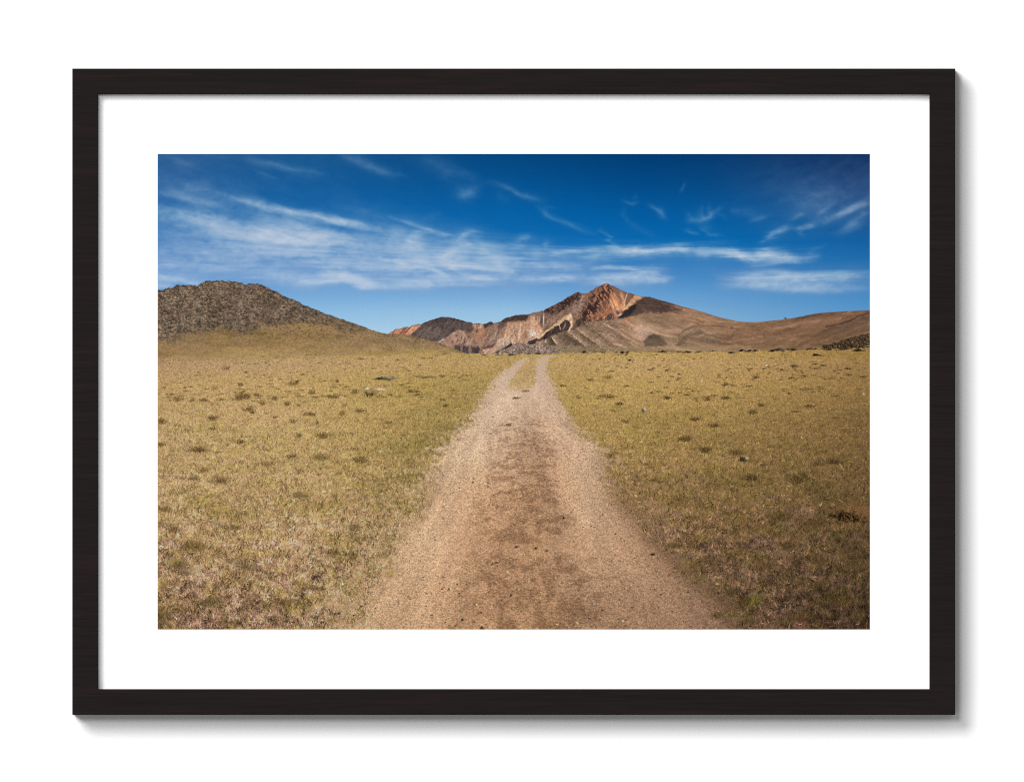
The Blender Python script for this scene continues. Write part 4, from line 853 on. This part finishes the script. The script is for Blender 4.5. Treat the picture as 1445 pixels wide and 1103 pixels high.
def print_ink():
    m, nt, b = node_material('matte_print_ink')
    L = nt.links.new
    a = nt.nodes.new('ShaderNodeAttribute'); a.attribute_name = 'ink'
    tc = nt.nodes.new('ShaderNodeTexCoord')
    n = nt.nodes.new('ShaderNodeTexNoise'); n.inputs['Scale'].default_value = 1500; n.inputs['Detail'].default_value = 2     # tooth of the paper
    mr = nt.nodes.new('ShaderNodeMapRange'); mr.inputs['To Min'].default_value = .97; mr.inputs['To Max'].default_value = 1.03
    mul = nt.nodes.new('ShaderNodeMix'); mul.data_type = 'RGBA'; mul.blend_type = 'MULTIPLY'; mul.inputs['Factor'].default_value = 1
    L(tc.outputs['Object'], n.inputs['Vector']); L(n.outputs['Fac'], mr.inputs['Value'])
    L(a.outputs['Color'], mul.inputs['A']); L(mr.outputs['Result'], mul.inputs['B']); L(mul.outputs['Result'], b.inputs['Base Color'])
    b.inputs['Roughness'].default_value = .9; b.inputs['Specular IOR Level'].default_value = 0
    return m

WALL, WOOD, MAT, PAPER, KRAFT, INK = wall_paint(), frame_wood(), board('white_mat_board', (.84, .84, .84)), board('white_print_paper', (.84, .84, .84)), board('brown_backing_board', (.30, .22, .14)), print_ink()

# ---- wall
def box_mesh(name, x0, x1, y0, y1, z0, z1):
    me = bpy.data.meshes.new(name)
    v = [(x, y, z) for x in (x0, x1) for y in (y0, y1) for z in (z0, z1)]
    f = [(0, 1, 3, 2), (4, 6, 7, 5), (0, 4, 5, 1), (2, 3, 7, 6), (0, 2, 6, 4), (1, 5, 7, 3)]
    me.from_pydata(v, [], f); me.update(); return me

wall = link('wall', box_mesh('wall', -6, 6, 0, .12, -1.2, 4.5), WALL)
wall['kind'] = 'structure'; wall['label'] = 'plain white painted wall behind the framed print'; wall['category'] = 'wall'

# ---- framed print
FRONT, BACK = -.0365, -.0010          # front face of the frame, back face against the wall (small felt gap)
RECESS = FRONT + .0120                # the mat board sits back inside the frame
root = bpy.data.objects.new('framed_print', None)
sc.collection.objects.link(root)
root.location = (*[(at((102 + 1348) / 2, 1008)[0])], -.001, at(0, 1008)[1])
root['label'] = 'white matted landscape print in a thin dark brown wooden frame hanging on white wall'
root['category'] = 'framed print'
ox, oy, oz = root.location

def ring(name, outer, inner, profile):
    """a picture-frame moulding: profile points (0 outer edge .. 1 inner edge, depth y), closed, swept round the four mitred corners"""
    (l, t, r, b), (li, ti, ri, bi) = outer, inner
    v = []; f = []
    corners = [((l, t), (li, ti)), ((r, t), (ri, ti)), ((r, b), (ri, bi)), ((l, b), (li, bi))]
    n = len(profile)
    for (o_, i_) in corners:
        for k, y in profile:
            px = o_[0] + (i_[0] - o_[0]) * k; py = o_[1] + (i_[1] - o_[1]) * k
            x, z = at(px, py); v.append((x - ox, y - oy, z - oz))
    for c in range(4):
        d = (c + 1) % 4
        for k in range(n):
            q = (k + 1) % n
            f.append((c * n + k, d * n + k, d * n + q, c * n + q))
    me = bpy.data.meshes.new(name); me.from_pydata(v, [], f)
    bm = bmesh.new(); bm.from_mesh(me); bmesh.ops.recalc_face_normals(bm, faces=bm.faces); bm.to_mesh(me); bm.free(); me.update()
    return me

e = .7 / 36
frame = link('frame', ring('frame', (102, 97, 1348, 1008), (138, 133, 1312, 972),
    [(0, BACK), (0, FRONT + .0006), (e, FRONT + .0001), (e * 2, FRONT), (1 - e * 2, FRONT), (1 - e, FRONT + .0001), (1, FRONT + .0006), (1, BACK)]), WOOD, root)
mat_b = link('mat_board', ring('mat_board', (137, 132, 1313, 973), (PX0, PY0, PX1, PY1), [(0, RECESS + .0014), (0, RECESS), (.9995, RECESS), (1, RECESS + .0002), (1, RECESS + .0004), (.9995, RECESS + .0014)]), MAT, root)
x0, z0 = at(216, 894); x1, z1 = at(1234, 211)
PRINT_Y = RECESS + .0006
sheet = link('print', box_mesh('print', x0 - ox, x1 - ox, RECESS + .0015 - oy, RECESS + .0018 - oy, z0 - oz, z1 - oz), PAPER, root)
xb0, zb0 = at(137.5, 972.5); xb1, zb1 = at(1312.5, 132.5)
link('backing_board', box_mesh('backing_board', xb0 - ox, xb1 - ox, RECESS + .0020 - oy, RECESS + .0060 - oy, zb0 - oz, zb1 - oz), KRAFT, root)

# ---- the printed picture: areas of ink that tile the sheet, one sub-part for each thing pictured
lin, ids = paint_picture()
LIGHT = np.array((1.53, 1.53, 1.53), F)          # brightness of a perfectly white sheet under the lamps
ink = np.clip(lin / LIGHT, 0, .9)
gx_ = (np.arange(PW + 1) + PX0 - CX) * U - ox; gz_ = HANG + (CZ - (np.arange(PH + 1) + PY0)) * U - oz

def ink_area(name, mask, label):
    jj, ii = np.nonzero(mask)
    a = jj * (PW + 1) + ii
    quads = np.stack([a, a + (PW + 1), a + (PW + 1) + 1, a + 1], 1)
    used, inv = np.unique(quads.ravel(), return_inverse=True)
    co = np.empty((len(used), 3), F); co[:, 0] = gx_[used % (PW + 1)]; co[:, 2] = gz_[used // (PW + 1)]; co[:, 1] = RECESS + .0004 - oy
    me = bpy.data.meshes.new(name)
    me.vertices.add(len(used)); me.vertices.foreach_set('co', co.ravel())
    nq = len(quads)
    me.loops.add(nq * 4); me.loops.foreach_set('vertex_index', inv.ravel().astype(np.int32))
    me.polygons.add(nq); me.polygons.foreach_set('loop_start', np.arange(0, nq * 4, 4, dtype=np.int32)); me.polygons.foreach_set('loop_total', np.full(nq, 4, np.int32))
    me.update(calc_edges=True)
    dots = me.attributes.new('ink', 'FLOAT_COLOR', 'FACE')          # one dot of ink per face
    c = np.ones((nq, 4), F); c[:, :3] = ink[jj, ii]
    dots.data.foreach_set('color', c.ravel())
    o = link(name, me, INK, sheet); o['label'] = label
    return o

for k, (name, label) in enumerate([
        ('pictured_sky', 'deep blue printed sky with thin streaks of cirrus'), ('pictured_mountain', 'printed range of rust orange and brown bare mountains'),
        ('pictured_hill', 'printed hill of dark broken rock with a grassy foot'), ('pictured_outcrop', 'small printed outcrop of dark boulders'),
        ('pictured_grassland', 'printed plain of dry golden grass with dark tufts'), ('pictured_track', 'pale printed dirt track with two wheel ruts')]):
    ink_area(name, ids == k, label)

# ---- lamps: a broad one high on the left, a smaller one nearly in front, and the soft light of a pale room
def area(name, loc, size, power):
    d = bpy.data.lights.new(name, 'AREA'); d.shape = 'DISK'; d.size = size; d.energy = power
    o = bpy.data.objects.new(name, d); sc.collection.objects.link(o)
    o.location = loc
    v = mathutils.Vector((0, 0, HANG)) - o.location
    o.rotation_euler = v.to_track_quat('-Z', 'Y').to_euler()
    return o
area('broad_lamp', (-4.5, -10, HANG + 4.8), 5.0, 1400)
area('front_lamp', (-1.3, -10, HANG + 1.5), 1.6, 345)
w = bpy.data.worlds.new('World'); sc.world = w; w.use_nodes = True
bg = w.node_tree.nodes['Background']; bg.inputs['Color'].default_value = (1, 1, 1, 1); bg.inputs['Strength'].default_value = .37

# ---- camera: a long lens square to the wall
cam = bpy.data.cameras.new('camera'); co_ = bpy.data.objects.new('camera', cam); sc.collection.objects.link(co_)
DIST = 14.0
co_.location = (0, FRONT - DIST, HANG); co_.rotation_euler = (math.radians(90), 0, 0)
cam.sensor_width = 36; cam.lens = 36 * DIST / (1445 * U); cam.clip_start = .1; cam.clip_end = 60
sc.camera = co_
sc.view_settings.view_transform = 'Standard'; sc.view_settings.look = 'None'; sc.view_settings.exposure = 0; sc.view_settings.gamma = 1; sc.view_settings.use_curve_mapping = False
sc.cycles.filter_width = 1.1
sc.cycles.use_denoising = False
sc.cycles.max_bounces = 4
